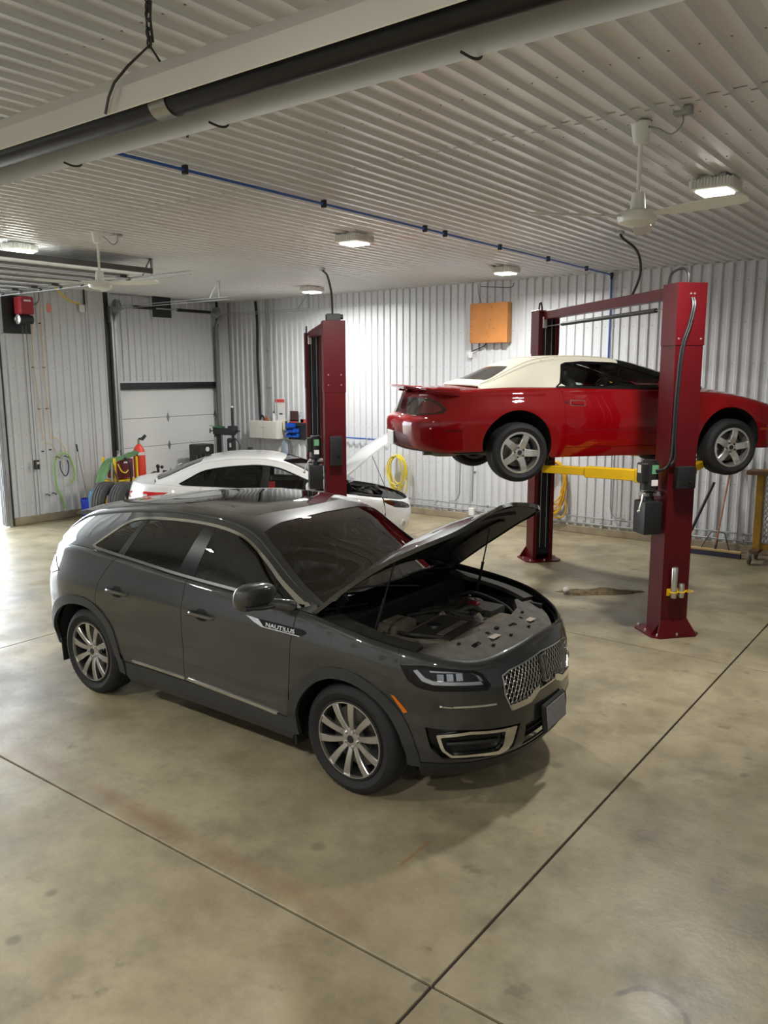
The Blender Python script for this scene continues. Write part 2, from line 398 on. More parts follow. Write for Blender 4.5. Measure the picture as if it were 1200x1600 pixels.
FOC_T = Top(FOC_yr, FOC_zr, Fn((1.0,.01),(.6,.03),(.1,.055),(-.6,.065),(-1.2,.05),(-1.75,.02)), Fn((1.0,.34),(.2,.12),(-.2,.02),(-.9,0.),(-1.2,-.05),(-1.75,-.10)), 2.7)
FOC_H = Deck(FOC_B, Fn((.8,.05),(1.3,.07),(1.9,.03),(2.2,.0)))
FOC_D = Deck(FOC_B, Fn((-2.3,.0),(-2.1,.02),(-1.5,.03)), front=False)
# ---------------------------------------------------------------- the shop: floor, walls, ceiling
X0, X1, Y0, Y1, HC = -14.1, 6.0, -3.2, 12.9, 4.3
SHEET = mat('white_sheet_metal', (205, 207, 210), .34, var=.05, vscale=.6)
CEIL = mat('ceiling_sheet_metal', (218, 219, 217), .27, var=.06, vscale=.5)
BLACKTRIM = mat('black_trim', (24, 27, 30), .45)
CONC = mat('curb_concrete', (150, 138, 116), .85, var=.25, vscale=5, bump=.25, bscale=40)
SCREW = mat('screw_head', (120, 118, 114), .4, .6)
ALU = mat('galvanised', (170, 172, 172), .35, .8, var=.12, vscale=8)

def floor_material():
    m = bpy.data.materials.new('shop_concrete'); m.use_nodes = True; N = m.node_tree.nodes; L = m.node_tree.links; b = N['Principled BSDF']
    geo = N.new('ShaderNodeNewGeometry'); pos = geo.outputs['Position']
    def noise(sc, det=6, rough=.55, off=(0, 0, 0), st=(1, 1, 1)):
        mp = N.new('ShaderNodeMapping'); mp.inputs['Location'].default_value = off; mp.inputs['Scale'].default_value = st; L.new(pos, mp.inputs['Vector'])
        n = N.new('ShaderNodeTexNoise'); n.inputs['Scale'].default_value = sc; n.inputs['Detail'].default_value = det; n.inputs['Roughness'].default_value = rough; L.new(mp.outputs[0], n.inputs['Vector']); return n.outputs['Fac']
    def ramp(v, stops):
        r = N.new('ShaderNodeValToRGB'); e = r.color_ramp.elements
        while len(e) < len(stops): e.new(.5)
        for i, (p, c) in enumerate(stops): e[i].position = p; e[i].color = c if len(c) == 4 else tuple(c) + (1,)
        L.new(v, r.inputs['Fac']); return r.outputs['Color']
    def mix(a, c, f, t='MIX'):
        x = N.new('ShaderNodeMix'); x.data_type = 'RGBA'; x.blend_type = t
        for i, v in ((6, a), (7, c)):
            if hasattr(v, 'links') or hasattr(v, 'is_linked'): L.new(v, x.inputs[i])
            else: x.inputs[i].default_value = v
        if hasattr(f, 'is_linked'): L.new(f, x.inputs[0])
        else: x.inputs[0].default_value = f
        return x.outputs[2]
    def math_(op, a, c=None):
        x = N.new('ShaderNodeMath'); x.operation = op
        for i, v in ((0, a), (1, c)):
            if v is None: continue
            if hasattr(v, 'is_linked'): L.new(v, x.inputs[i])
            else: x.inputs[i].default_value = v
        return x.outputs[0]
    base = ramp(noise(.55, 8, .6), [(.30, lin((128, 116, 90))), (.5, lin((156, 144, 115))), (.72, lin((176, 164, 134)))])
    fine = ramp(noise(9, 12, .72), [(.28, (.70, .69, .66)), (.48, (.93, .93, .92)), (.72, (1.06, 1.06, 1.05))])
    c = mix(base, fine, .85, 'MULTIPLY')
    veins = ramp(noise(3.1, 12, .75, (11, 5, 0)), [(.40, (.76, .75, .73)), (.52, (.98, .98, .98)), (.64, (1.05, 1.05, 1.03))]); c = mix(c, veins, 1., 'MULTIPLY')
    mot = ramp(noise(2.3, 5, .5, (7, 3, 0)), [(.36, lin((118, 107, 88))), (.56, lin((160, 150, 127)))])
    c = mix(c, mot, .3)
    # oil stains: sparse dark blots
    st = ramp(noise(.9, 8, .6, (3.3, 9.1, 0)), [(.54, (0, 0, 0)), (.66, (1, 1, 1))]); sf = math_('MULTIPLY', st, .55)
    c = mix(c, lin((92, 84, 70)), sf)
    sp = ramp(noise(4.5, 4, .5, (1.3, 4.1, 0)), [(.66, (0, 0, 0)), (.72, (1, 1, 1))]); c = mix(c, lin((84, 76, 62)), math_('MULTIPLY', sp, .5))
    # streaky trowel tone
    tr = ramp(noise(1.6, 6, .6, (0, 0, 0), (.35, 2.2, 1)), [(.35, (.88, .88, .88)), (.65, (1, 1, 1))]); c = mix(c, tr, .6, 'MULTIPLY')
    # rust line beside the near saw cut, between x -6.3 and -2
    sx = N.new('ShaderNodeSeparateXYZ'); L.new(pos, sx.inputs[0]); nz = noise(1.2, 4)
    yy = math_('ADD', sx.outputs[1], math_('MULTIPLY', math_('ADD', nz, -.5), .10)); sl = yy
    d = math_('ABSOLUTE', math_('ADD', sl, -2.81)); w = math_('MULTIPLY', d, 9.); band = math_('SUBTRACT', 1., w); band = math_('MAXIMUM', band, 0.)
    xm = ramp(math_('MULTIPLY', math_('ADD', sx.outputs[0], 8.), .16), [(.05, (0, 0, 0)), (.3, (1, 1, 1)), (.86, (1, 1, 1)), (.95, (0, 0, 0))])
    br = ramp(noise(3., 5), [(.35, (.25, .25, .25)), (.6, (1, 1, 1))])
    band = math_('MULTIPLY', math_('MULTIPLY', band, xm), br); c = mix(c, lin((122, 88, 56)), math_('MULTIPLY', band, .55))
    # single stains: oil blots, a drum ring, a rust scratch
    wob = math_('MULTIPLY', math_('ADD', noise(2.6, 8, .6, (4, 4, 0)), -.5), 1.)
    def dist(cx, cy, k):
        dx = math_('ADD', sx.outputs[0], -cx); dy = math_('ADD', sx.outputs[1], -cy)
        return math_('ADD', math_('SQRT', math_('ADD', math_('MULTIPLY', dx, dx), math_('MULTIPLY', dy, dy))), math_('MULTIPLY', wob, k))
    def sstep(v, e0, e1):
        x = N.new('ShaderNodeMapRange'); x.interpolation_type = 'SMOOTHSTEP'; x.inputs['From Min'].default_value = e0; x.inputs['From Max'].default_value = e1; x.inputs['To Min'].default_value = 1; x.inputs['To Max'].default_value = 0; L.new(v, x.inputs['Value']); return x.outputs[0]
    for cx, cy, r, st_ in ((-1.2, 4.75, .75, .34), (-.55, 4.2, .5, .36), (-.7, 5.6, .6, .26), (-3.75, 2.04, .05, .55), (-3.56, 1.73, .045, .55), (-2.22, 4.94, .08, .45), (-1.79, 3.21, .11, .4), (-2.9, 3.2, .05, .4), (-4.6, 9.9, .5, .35), (-5.2, 11.6, .45, .3), (-1.4, 10.0, .8, .2), (-3.1, 8.6, .6, .22), (-1.0, 7.4, .4, .2)):
        c = mix(c, lin((78, 70, 56)), math_('MULTIPLY', sstep(dist(cx, cy, r*1.6), r*.35, r*1.1), st_))
    ring = sstep(math_('ABSOLUTE', math_('ADD', dist(-.93, 3.09, .10), -.155)), .008, .022); c = mix(c, lin((84, 78, 66)), math_('MULTIPLY', math_('MULTIPLY', ring, sstep(math_('MULTIPLY', sx.outputs[1], -1.), -3.16, -3.10)), .8))
    scr = math_('MULTIPLY', sstep(math_('ABSOLUTE', math_('ADD', sx.outputs[0], 2.41)), .004, .016), math_('MULTIPLY', sstep(sx.outputs[1], 3.60, 3.68), sstep(math_('MULTIPLY', sx.outputs[1], -1.), -3.36, -3.30))); c = mix(c, lin((140, 96, 58)), math_('MULTIPLY', scr, .55))
    L.new(c, b.inputs['Base Color'])
    rr = ramp(noise(1.9, 5), [(.3, (.30, .30, .30)), (.7, (.55, .55, .55))]); L.new(rr, b.inputs['Roughness'])
    bp = N.new('ShaderNodeBump'); bp.inputs['Strength'].default_value = .12; bp.inputs['Distance'].default_value = .01; L.new(noise(30, 6), bp.inputs['Height']); L.new(bp.outputs[0], b.inputs['Normal'])
    return m
FLOOR = floor_material(); JOINT = mat('joint_dirt', (48, 38, 36), .9)
fl = tag(MB().box2((X0 - .2, Y0, -.2), (X1, Y1, -.014)).build('floor', JOINT), 'grey-brown concrete shop floor with dark saw-cut joints', 'floor', kind='structure')
xs = [X0 - .2, -13.76, -7.76, -1.77, 4.22, X1]; ys = [Y0, -2.36, 2.69, 7.735, Y1]
for i in range(len(xs) - 1):
    for j in range(len(ys) - 1):
        g = .0075; MB().box2((xs[i] + g, ys[j] + g, -.1), (xs[i+1] - g, ys[j+1] - g, 0), .003).build('slab', FLOOR, fl)
tag(MB().box2((-60, -40, -.3), (X0 - .2, 50, -.03)).build('ground', mat('gravel_yard', (196, 190, 178), .9, var=.15, vscale=2)), 'pale gravel yard outside the open overhead door', 'ground', kind='structure')

PITCH = .1524; SW = PITCH*6
def sheet_mesh(name, length, n=6, z0=0.):
    """ribbed sheet: width along x, length along y, ribs towards +z"""
    pr = []
    for k in range(n):
        a = k*PITCH; pr += [(a, 0), (a + .080, 0), (a + .097, .026), (a + .135, .026), (a + .152, 0)]
    pr.append((n*PITCH, 0)); pr = [(x, z + z0) for x, z in pr]
    mb = MB(); m = len(pr); mb.add([(x, 0, z) for x, z in pr] + [(x, length, z) for x, z in pr], [(i, i+1, m+i+1, m+i) for i in range(m-1)])
    return mb.mesh(name, 20, False)
def screws_mesh(name, length, rows, n=6):
    mb = MB()
    for k in range(n):
        for r in rows: mb.lathe([(0, .004), (.005, .0035), (.0075, 0)], 6, 'z', (k*PITCH + .046, r, 0))
    return mb.mesh(name, 50)
def put_sheets(parent, name, length, M, count, m, rows, start=0, n=6, step=None):
    me = sheet_mesh(name, length, n); sm = screws_mesh('sheet_screws', length, rows, n); me.materials.append(m); sm.materials.append(SCREW)
    for k in range(start, start + count):
        T = M @ Matrix.Translation((k*n*PITCH, 0, 0)); o = bpy.data.objects.new('sheet', me); col.objects.link(o); o.parent = parent; o.matrix_world = T
        q = bpy.data.objects.new('screws', sm); col.objects.link(q); q.parent = o; q['kind'] = 'stuff'
def frame(o, ex, ey, ez): M = Matrix((ex, ey, ez)).transposed().to_4x4(); M.translation = o; return M
rows_w = [.25, .9, 1.5, 2.1, 2.7, 3.3, 3.9]
# back wall
wb = tag(MB().box2((X0 - .2, Y1 + .01, -.1), (X1, Y1 + .2, HC + .2)).build('wall_back', SHEET), 'white ribbed steel back wall behind the lifts', 'wall', kind='structure')
put_sheets(wb, 'sheet', HC - .12, frame((X0, Y1, .12), (1,0,0), (0,0,1), (0,-1,0)), 22, SHEET, rows_w)
tag(MB().box2((X0, Y1 - .07, 0), (X1, Y1 + .02, .125), .008).build('baseboard_back', CONC), 'low concrete curb along the back wall', 'curb', kind='structure')
tag(MB().box2((X0, Y1 - .03, HC - .028), (X1, Y1 - .004, HC - .008)).build('trim_1', SHEET), 'thin white trim along the top of the back wall', 'trim', kind='structure')
# left wall with an open and a closed overhead door
wl = tag(MB().box2((X0 - .2, 7.52, -.1), (X0 - .01, 9.74, HC + .2)).box2((X0 - .2, 9.7, 2.44), (X0 - .03, 12.6, HC + .2)).box2((X0 - .2, 12.56, -.1), (X0 - .01, Y1 + .1, HC + .2)).box2((X0 - .2, Y0, -.1), (X0 - .01, 2.3, HC + .2)).box2((X0 - .2, 2.2, 4.1), (X0 - .01, 7.6, HC + .2)).build('wall_left', SHEET), 'white ribbed steel left wall with two overhead doors', 'wall', kind='structure')
Mz = lambda y, z: frame((X0, y, z), (0,1,0), (0,0,1), (1,0,0))
put_sheets(wl, 'sheet', HC - .12, Mz(7.56, .12), 2, SHEET, rows_w); put_sheets(wl, 'sheet', HC - .12, Mz(7.56 + 12*PITCH, .12), 1, SHEET, rows_w, n=2)
put_sheets(wl, 'sheet', HC - 2.62, Mz(9.80, 2.56), 3, SHEET, [.1, .8, 1.5]); put_sheets(wl, 'sheet', HC - .12, Mz(12.58, .12), 1, SHEET, rows_w, n=2)
put_sheets(wl, 'sheet', HC - .12, Mz(2.28 - 7*SW, .12), 7, SHEET, rows_w)
tag(MB().box2((X0 - .1, 7.52, 0), (X0 + .08, 9.66, .13), .008).build('baseboard_left', CONC), 'stained concrete curb under the left wall beside the open door', 'curb', kind='structure')
tr = MB(); tr.box2((X0 - .05, 9.66, 0), (X0 + .035, 9.76, HC)).build('trim_2', BLACKTRIM); tag(bpy.data.objects['trim_2'], 'black vertical door trim left of the closed overhead door', 'trim', kind='structure')
tag(MB().box2((X0 - .05, 12.50, 2.4), (X0 + .03, 12.58, HC)).build('trim_3', BLACKTRIM), 'black vertical trim right of the closed overhead door', 'trim', kind='structure')
tag(MB().box2((X0 - .05, 9.76, 2.40), (X0 + .03, 12.5, 2.53)).build('trim_4', BLACKTRIM), 'black header strip above the closed overhead door', 'trim', kind='structure')
tag(MB().box2((X0 + .0, 9.76, 2.53), (X0 + .028, 12.5, 2.565)).box2((X0, 9.765, 2.55), (X0 + .028, 9.80, HC)).box2((X0, 12.46, 2.55), (X0 + .028, 12.5, HC)).build('trim_5', SHEET), 'white edge trim framing the ribbed infill above the closed door', 'trim', kind='structure')
tag(MB().box2((X0 - .22, 7.44, 0), (X0 + .02, 7.54, 4.1)).box2((X0 - .22, 2.28, 0), (X0 + .02, 2.4, 4.1)).box2((X0 - .22, 2.3, 4.05), (X0 + .02, 7.5, 4.2)).build('trim_6', BLACKTRIM), 'black frame around the open overhead doorway', 'trim', kind='structure')
tag(MB().box2((X0 + .022, 7.62, 3.42), (X0 + .04, 8.12, 4.08)).build('trim_7', BLACKTRIM), 'black mounting board behind the red door opener', 'board', kind='structure')
tag(MB().box2((X0 + .022, 7.60, 3.39), (X0 + .03, 8.14, 3.42)).build('trim_8', SHEET), 'white strip below the black opener board', 'trim', kind='structure')
tag(MB().box2((X0 + .022, 10.80, 3.86), (X0 + .04, 11.28, HC)).build('trim_9', BLACKTRIM), 'black panel under the ceiling above the closed overhead door', 'board', kind='structure')
tag(MB().box2((X0 + .02, 10.775, 3.83), (X0 + .036, 10.80, HC)).box2((X0 + .02, 11.28, 3.83), (X0 + .036, 11.305, HC)).box2((X0 + .02, 10.775, 3.83), (X0 + .036, 11.305, 3.86)).build('trim_10', SHEET), 'white edging around the black panel under the ceiling', 'trim', kind='structure')
# near and right walls close the room behind the photographer
wn = tag(MB().box2((X0 - .2, Y0 - .2, -.1), (X1 + .2, Y0 - .01, HC + .2)).build('wall_near', SHEET), 'white ribbed steel wall behind the viewpoint', 'wall', kind='structure')
put_sheets(wn, 'sheet', HC - .12, frame((X1, Y0, .12), (-1,0,0), (0,0,1), (0,1,0)), 22, SHEET, rows_w)
wr = tag(MB().box2((X1 + .01, Y0, -.1), (X1 + .2, Y1 + .2, HC + .2)).build('wall_right', SHEET), 'white ribbed steel wall on the right end of the shop', 'wall', kind='structure')
put_sheets(wr, 'sheet', HC - .12, frame((X1, Y1, .12), (0,-1,0), (0,0,1), (-1,0,0)), 18, SHEET, rows_w)
# ceiling
ce = tag(MB().box2((X0 - .2, Y0 - .2, HC + .03), (X1 + .2, Y1 + .2, HC + .2)).build('ceiling', CEIL), 'white ribbed steel ceiling', 'ceiling', kind='structure')
rows_c = [.3 + .61*k for k in range(13)]
put_sheets(ce, 'sheet', Y1 - 5.20, frame((X1, 5.20, HC), (-1,0,0), (0,1,0), (0,0,-1)), 22, CEIL, rows_c)
put_sheets(ce, 'sheet', 5.24 - Y0, frame((X1, Y0, HC + .004), (-1,0,0), (0,1,0), (0,0,-1)), 22, CEIL, rows_c)

# closed sectional door in the left wall
DOORW = mat('door_white', (222, 224, 224), .4)
door = tag(thing('door_2', 'white closed sectional overhead door in the left wall corner', 'overhead door', (X0 - .06, 9.78, 0)), kind='structure')
MB().box2((-.14, -.1, -.05), (-.06, 2.85, 2.5)).build('door_light_block', DOORW, door)  # unseen slab added to stop daylight through the section gaps
for k in range(4):
    z0, z1 = .02 + k*.595, .02 + k*.595 + .588
    s = MB().box2((-.045, 0, z0), (0, 2.72, z1), .006).box2((-.002, .01, z0 + .14), (.003, 2.71, z0 + .155)).box2((-.002, .01, z0 + .29), (.003, 2.71, z0 + .305)).box2((-.002, .01, z0 + .44), (.003, 2.71, z0 + .455)).build('door_section', DOORW, door)
    if k < 3:
        for y in (.06, 1.36, 2.66): MB().prism([(-.035, 0), (0, .10), (.035, 0), (0, -.10)], 0, .012, frame((.002, y, z1), (0,1,0), (0,0,1), (1,0,0))).cyl((.012, y - .03, z1), (.012, y + .03, z1), .009, n=8).build('hinge', ALU, s)
    for y in (.04, 2.68): MB().box2((0, y - .035, z0 + .5), (.05, y + .035, z0 + .58), .006).cyl((.03, y - .06, z0 + .56), (.03, y + .06, z0 + .56), .016, n=10).build('roller_bracket', ALU, s)
def track(name, y, ztop, xe, label, x_wall=X0 + .10, r=.34, z0=.02, wdt=.055):
    o = thing(name, label, 'door track', (x_wall, y, 0))
    path = [(0, z0), (0, ztop - r)] + [(r - r*cos(t), ztop - r + r*sin(t)) for t in np.linspace(0, pi/2, 9)[1:]] + [(xe - x_wall, ztop)]
    mb = MB()
    for (a, b) in ((-.024, 0.), (.018, 0.)): # two lips of the C-shaped rail
        V = []; F = []
        for i, (px, pz) in enumerate(path):
            if i == 0: tx, tz = 0, 1
            elif i == len(path) - 1: tx, tz = 1, 0
            else: tx, tz = path[i+1][0] - path[i-1][0], path[i+1][1] - path[i-1][1]; L = hypot(tx, tz); tx /= L; tz /= L
            nx, nz = tz, -tx
            for q, yy in ((a, -.028), (a + .006, -.028), (a + .006, .028), (a, .028)): V.append((px + nx*q, yy, pz + nz*q))
        for i in range(len(path) - 1):
            for j in range(4): F.append((i*4 + j, i*4 + (j+1) % 4, (i+1)*4 + (j+1) % 4, (i+1)*4 + j))
        mb.add(V, F + [(0, 1, 2, 3), tuple(len(V) - 4 + j for j in range(4))])
    mb.build('rail', ALU, o)
    return o
def hang(o, x, y, z, h, dx=.12, dy=0.):
    MB().box((x, y, z + h/2), (.03, .004, h)).box((x, y + .015, z + h/2), (.004, .03, h)).build('hanger', ALU, o)
    L = hypot(dx, h); MB().box((x - dx/2, y, z + h/2), (.03, .004, L), (0, atan2(dx, h), 0)).build('brace', ALU, o)
t1 = track('door_track', 7.36, 4.03, -8.75, 'galvanised track of the open door, reaching along the ceiling')
hang(t1, 4.4, .03, 4.06, .24, .2)
MB().box2((-.12, .03, 0), (.03, .09, 3.4)).build('track_angle', ALU, t1)
t2 = track('door_track', 9.84, 3.98, -10.7, 'galvanised track at the left side of the closed overhead door')
hang(t2, 3.0, .03, 4.0, .30, .25)
MB().box2((-.10, -.08, 1.2), (.01, -.03, 3.75)).box2((-.1, -.1, 3.7), (.02, .06, 4.0)).build('track_angle', ALU, t2)
t3 = track('door_track', 12.42, 3.97, -11.25, 'galvanised track beside the back wall, reaching over the white car')
hang(t3, 2.75, .03, 3.99, .30, .3)
MB().box2((-.10, .03, .05), (.01, .09, 3.75)).build('track_angle', ALU, t3)
# torsion spring shaft of the closed door
sp = thing('torsion_spring', 'black torsion spring on a steel shaft above the closed door', 'spring', (X0 + .19, 9.76, 4.02))
MB().cyl((0, 0, 0), (0, 2.72, 0), .013, n=10).build('shaft', ALU, sp)
DS = mat('oiled_steel', (38, 36, 36), .45, .5)
for a, b in ((.45, 1.0), (1.55, 2.45)): MB().lathe([(.030 + .004*(k % 2), a + (b - a)*k/60) for k in range(61)], 12, 'y').build('coil', DS, sp)
for y in (.08, 2.62): MB().lathe([(.02, -.03), (.11, -.03), (.125, -.02), (.10, -.015), (.095, .015), (.12, .03), (.02, .03)], 20, 'y', (0, y, 0)).build('drum', ALU, sp)
# open door parked under the ceiling
od = tag(thing('door_1', 'white sectional overhead door rolled up under the ceiling', 'overhead door', (-13.5, 2.45, 4.08)), kind='structure')
for k in range(7):
    s = MB().box2((k*.575, 0, 0), (k*.575 + .567, 4.85, .045), .006).build('door_section', DOORW, od)
    MB().box2((k*.575 + .02, .0, -.03), (k*.575 + .045, 4.85, 0)).box2((k*.575 + .02, .0, -.055), (k*.575 + .10, 4.85, -.045)).build('strut', ALU, s)
    for y in (.5, 1.6, 2.8, 4.2): MB().box2((k*.575 - .06, y, -.02), (k*.575 + .02, y + .07, 0), .004).build('hinge', ALU, s)
    MB().box2((k*.575 - .05, 4.72, -.05), (k*.575 + .05, 4.83, 0), .006).cyl((k*.575, 4.7, -.045), (k*.575, 4.92, -.045), .01, n=8).cyl((k*.575, 4.86, -.045), (k*.575, 4.90, -.045), .028, n=12).build('roller', mat('roller_steel', (90, 90, 92), .4, .6), s)
MB().box2((4.02, 0, -.02), (4.05, 4.85, .05)).build('top_rail', mat('weather_strip', (84, 84, 84), .6), od)
# ---------------------------------------------------------------- things under the ceiling
HOUS = mat('lamp_housing', (222, 222, 216), .4); LENS = mat('lamp_lens', (255, 252, 240), .4, emit=9.)
def canopy_light(x, y, label):
    o = thing('canopy_light', label, 'ceiling light', (x, y, HC - .02), 0, 'square canopy lights on the ceiling')
    mb = MB(); n = 12
    mb.box((0, 0, .0), (.22, .22, .04), bev=.01); mb.box((0, 0, -.06), (.33, .33, .085), bev=.025, seg=2)
    for k in range(n):
        a = -.14 + .28*k/(n-1)
        for s in (-1, 1): mb.box((a, s*.168, -.055), (.01, .016, .07)); mb.box((s*.168, a, -.055), (.016, .01, .07))
    mb.build('housing', HOUS, o)
    MB().box((0, 0, -.108), (.25, .25, .02), bev=.006).build('lens', LENS, o)
    ld = bpy.data.lights.new('canopy_lamp', 'AREA'); ld.shape = 'SQUARE'; ld.size = .24; ld.energy = LAMP_POWER; ld.color = (1, .985, .95); ld.spread = radians(170)
    lo = bpy.data.objects.new('canopy_lamp', ld); col.objects.link(lo); lo.parent = o; lo.location = (0, 0, -.122)
    return o
canopy_light(-2.06, 7.33, 'lit square canopy light beside the right-hand ceiling fan')
canopy_light(-6.12, 7.58, 'lit square canopy light in the middle of the ceiling')
canopy_light(-6.14, 11.22, 'lit square canopy light above the plywood box on the back wall')
canopy_light(-10.3, 11.5, 'lit square canopy light above the left lift posts')
canopy_light(-9.75, 5.55, 'lit square canopy light at the left edge beside the far fan')
for x, y, w in ((-5.6, -.4, 'third along the near wall'), (-1.6, -.4, 'above the viewpoint on the near side'), (2.4, -.4, 'in the near right corner'), (-9.8, -.2, 'in the near left corner')):
    canopy_light(x, y, 'lit square canopy light ' + w + ', outside the picture')

WHITEP = mat('fan_white', (226, 226, 218), .35)
def fan(x, y, a0, label, wire):
    o = thing('ceiling_fan', label, 'fan', (x, y, 3.70), 0, 'white three-blade ceiling fans')
    MB().lathe([(0, .60), (.03, .60), (.065, .585), (.062, .55), (.045, .46), (.02, .45), (0, .45)], 20).build('canopy', WHITEP, o)
    MB().cyl((0, 0, .12), (0, 0, .46), .0135, n=12).build('downrod', WHITEP, o)
    MB().lathe([(0, .16), (.04, .155), (.05, .05), (.085, .045), (.125, .03), (.13, 0), (.12, -.03), (.08, -.045), (.03, -.05), (0, -.05)], 28).build('motor', WHITEP, o)
    for k in range(3):
        a = a0 + k*2*pi/3; pr = [(.09, .025), (.2, .03), (.28, .05), (.5, .062), (.68, .06), (.735, .045), (.75, 0), (.735, -.045), (.68, -.06), (.5, -.062), (.28, -.05), (.2, -.03), (.09, -.025)]
        M = Matrix.Rotation(a, 4, 'Z') @ Matrix.Translation((0, 0, .01)) @ Matrix.Rotation(radians(-17), 4, 'X')
        MB().prism(pr, -.003, .003, M).build('blade', WHITEP, o)
    bx = MB().box((wire[0], wire[1], .575), (.11, .08, .05), bev=.008).build('junction_box', mat('box_grey', (150, 152, 150), .5), o)
    MB().tube([(0, 0, .57), (.4*wire[0], .4*wire[1], .52), (.75*wire[0], .75*wire[1], .46), (wire[0], wire[1], .50), (wire[0], wire[1], .56)], .006, 6, sub=5).build('wire', mat('cable_grey', (140, 142, 142), .5), o)
    return o
fan(-2.02, 5.46, radians(-14), 'white three-blade ceiling fan near the right lift', (.30, -.12))
fan(-8.28, 5.66, radians(20), 'white three-blade ceiling fan in front of the rolled-up door', (.03, .24))

# radiant tube heater
hx0, hx1, hy, hz = -6.6, 3.2, 2.06, 3.62
h = thing('tube_heater', 'long radiant tube heater with aluminium reflector hanging across the ceiling', 'heater', ((hx0 + hx1)/2, hy, hz)); hl = (hx1 - hx0)/2
REFL = mat('reflector_aluminium', (214, 211, 202), .28, .55, var=.08, vscale=1.5)
pr = [(-.17, 0.), (-.165, .018), (-.15, .085), (-.085, .155), (.085, .155), (.15, .085), (.165, .018), (.17, 0)]; n = len(pr); V = []; F = []
for xx in (-hl, hl): V += [(xx, y, z) for y, z in pr] + [(xx, y*.985, z - .003) for y, z in pr]
for i in range(n - 1): F += [(i, i+1, 2*n+i+1, 2*n+i), (n+i, 3*n+i, 3*n+i+1, n+i+1)]
F += [(0, 2*n, 3*n, n), (n-1, 2*n-1, 4*n-1, 3*n-1)]
MB().add(V, F).build('reflector', REFL, h, fix=False, ang=15)
MB().cyl((-hl + .05, -.02, .048), (hl - .05, -.02, .048), .05, n=24).build('burner_tube', mat('burner_black', (22, 22, 24), .38, .3, var=.4, vscale=6), h)
for x in (-3.85, -.81, 2.25):
    MB().cyl((x - .045, -.02, .048), (x + .045, -.02, .048), .055, n=24).build('coupling', mat('coupling_steel', (150, 148, 142), .35, .9), h)
WIRE = mat('hanger_wire', (70, 68, 66), .5, .6)
for x in (-1.67, -.72, .37, 1.4): MB().tube([(x - .02, .11, .0), (x, .145, -.012), (x + .01, .176, -.004), (x + .015, .178, .03)], .0045, 6, sub=4).build('tube_clip', WIRE, h)
for x in (-3.95, -.92, 2.1):
    MB().tube([(x - .03, -.185, -.005), (x - .015, -.178, .05), (x, -.162, .10), (x, -.10, .172), (x, 0, .27), (x, .10, .172), (x, .162, .10), (x - .015, .178, .05), (x - .03, .185, -.005)], .005, 6).build('hanger_wire', WIRE, h)
    mb = MB(); z = .28; k = 0
    while z < HC - hz - .02:
        R = Matrix.Rotation(k*pi/2, 4, 'Z'); pts = [R @ Vector((.012*cos(t), 0, .020*sin(t))) + Vector((x, 0, z)) for t in np.linspace(0, 2*pi, 10, endpoint=False)]
        mb.tube(pts, .0035, 5, closed=True); z += .03; k += 1
    for e in (-1, 1): mb.tube([(x + .01*e, .01, .28), (x + .012*e, .0, .36), (x + .008*e, .01, .42)], .004, 5)
    mb.build('chain', WIRE, h)
# blue air line
BLUE = mat('air_line_blue', (38, 86, 168), .35); BLK = mat('black_plastic', (20, 20, 22), .4)
al = thing('air_pipe', 'blue compressed-air pipe along the ceiling and down the back wall', 'pipe', (-5.12, Y1, HC))
MB().tube([(.0, -15., -.07), (0, -.075, -.07), (0, -.065, -.085), (0, -.065, -2.6)], .0125, 10).build('pipe', BLUE, al)
MB().cyl((0, -.11, -.07), (0, -.035, -.07), .024, n=12).cyl((0, -.065, -.04), (0, -.065, -.14), .022, n=12).build('elbow', BLK, al)
cl = MB().box((0, 0, -.035), (.05, .035, .07), bev=.006).mesh('pipe_clip'); cl.materials.append(BLK)
for y in (-1.05, -2.35, -3.7, -4.95, -5.35, -7.0, -8.6, -10.2): o = bpy.data.objects.new('pipe_clip', cl); col.objects.link(o); o.parent = al; o.location = (0, y, -.034)
# ---------------------------------------------------------------- shared car parts
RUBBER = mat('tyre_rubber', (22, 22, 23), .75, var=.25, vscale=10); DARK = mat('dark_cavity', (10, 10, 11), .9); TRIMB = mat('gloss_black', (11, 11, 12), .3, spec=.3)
SATIN = mat('satin_black_plastic', (26, 27, 28), .5); CHROME = mat('chrome', (225, 225, 225), .08, 1.); MACH = mat('machined_alloy', (186, 184, 180), .26, .9); GUN = mat('alloy_pocket', (48, 48, 50), .4, .6)
DISC = mat('brake_disc', (110, 106, 100), .4, .8); SEAT = mat('seat_leather', (34, 33, 33), .6)
GL_DARK = glass('tinted_glass', (.07, .08, .08), 1.95); GL_WS = glass('windscreen_glass', (.34, .37, .36), 1.9); GL_LENS = glass('lamp_glass', (.82, .84, .86), 1.5)
def arc(cx, cz, r, a0, a1, n=18): return [(cx + r*cos(radians(a0 + (a1-a0)*i/n)), cz + r*sin(radians(a0 + (a1-a0)*i/n))) for i in range(n + 1)]
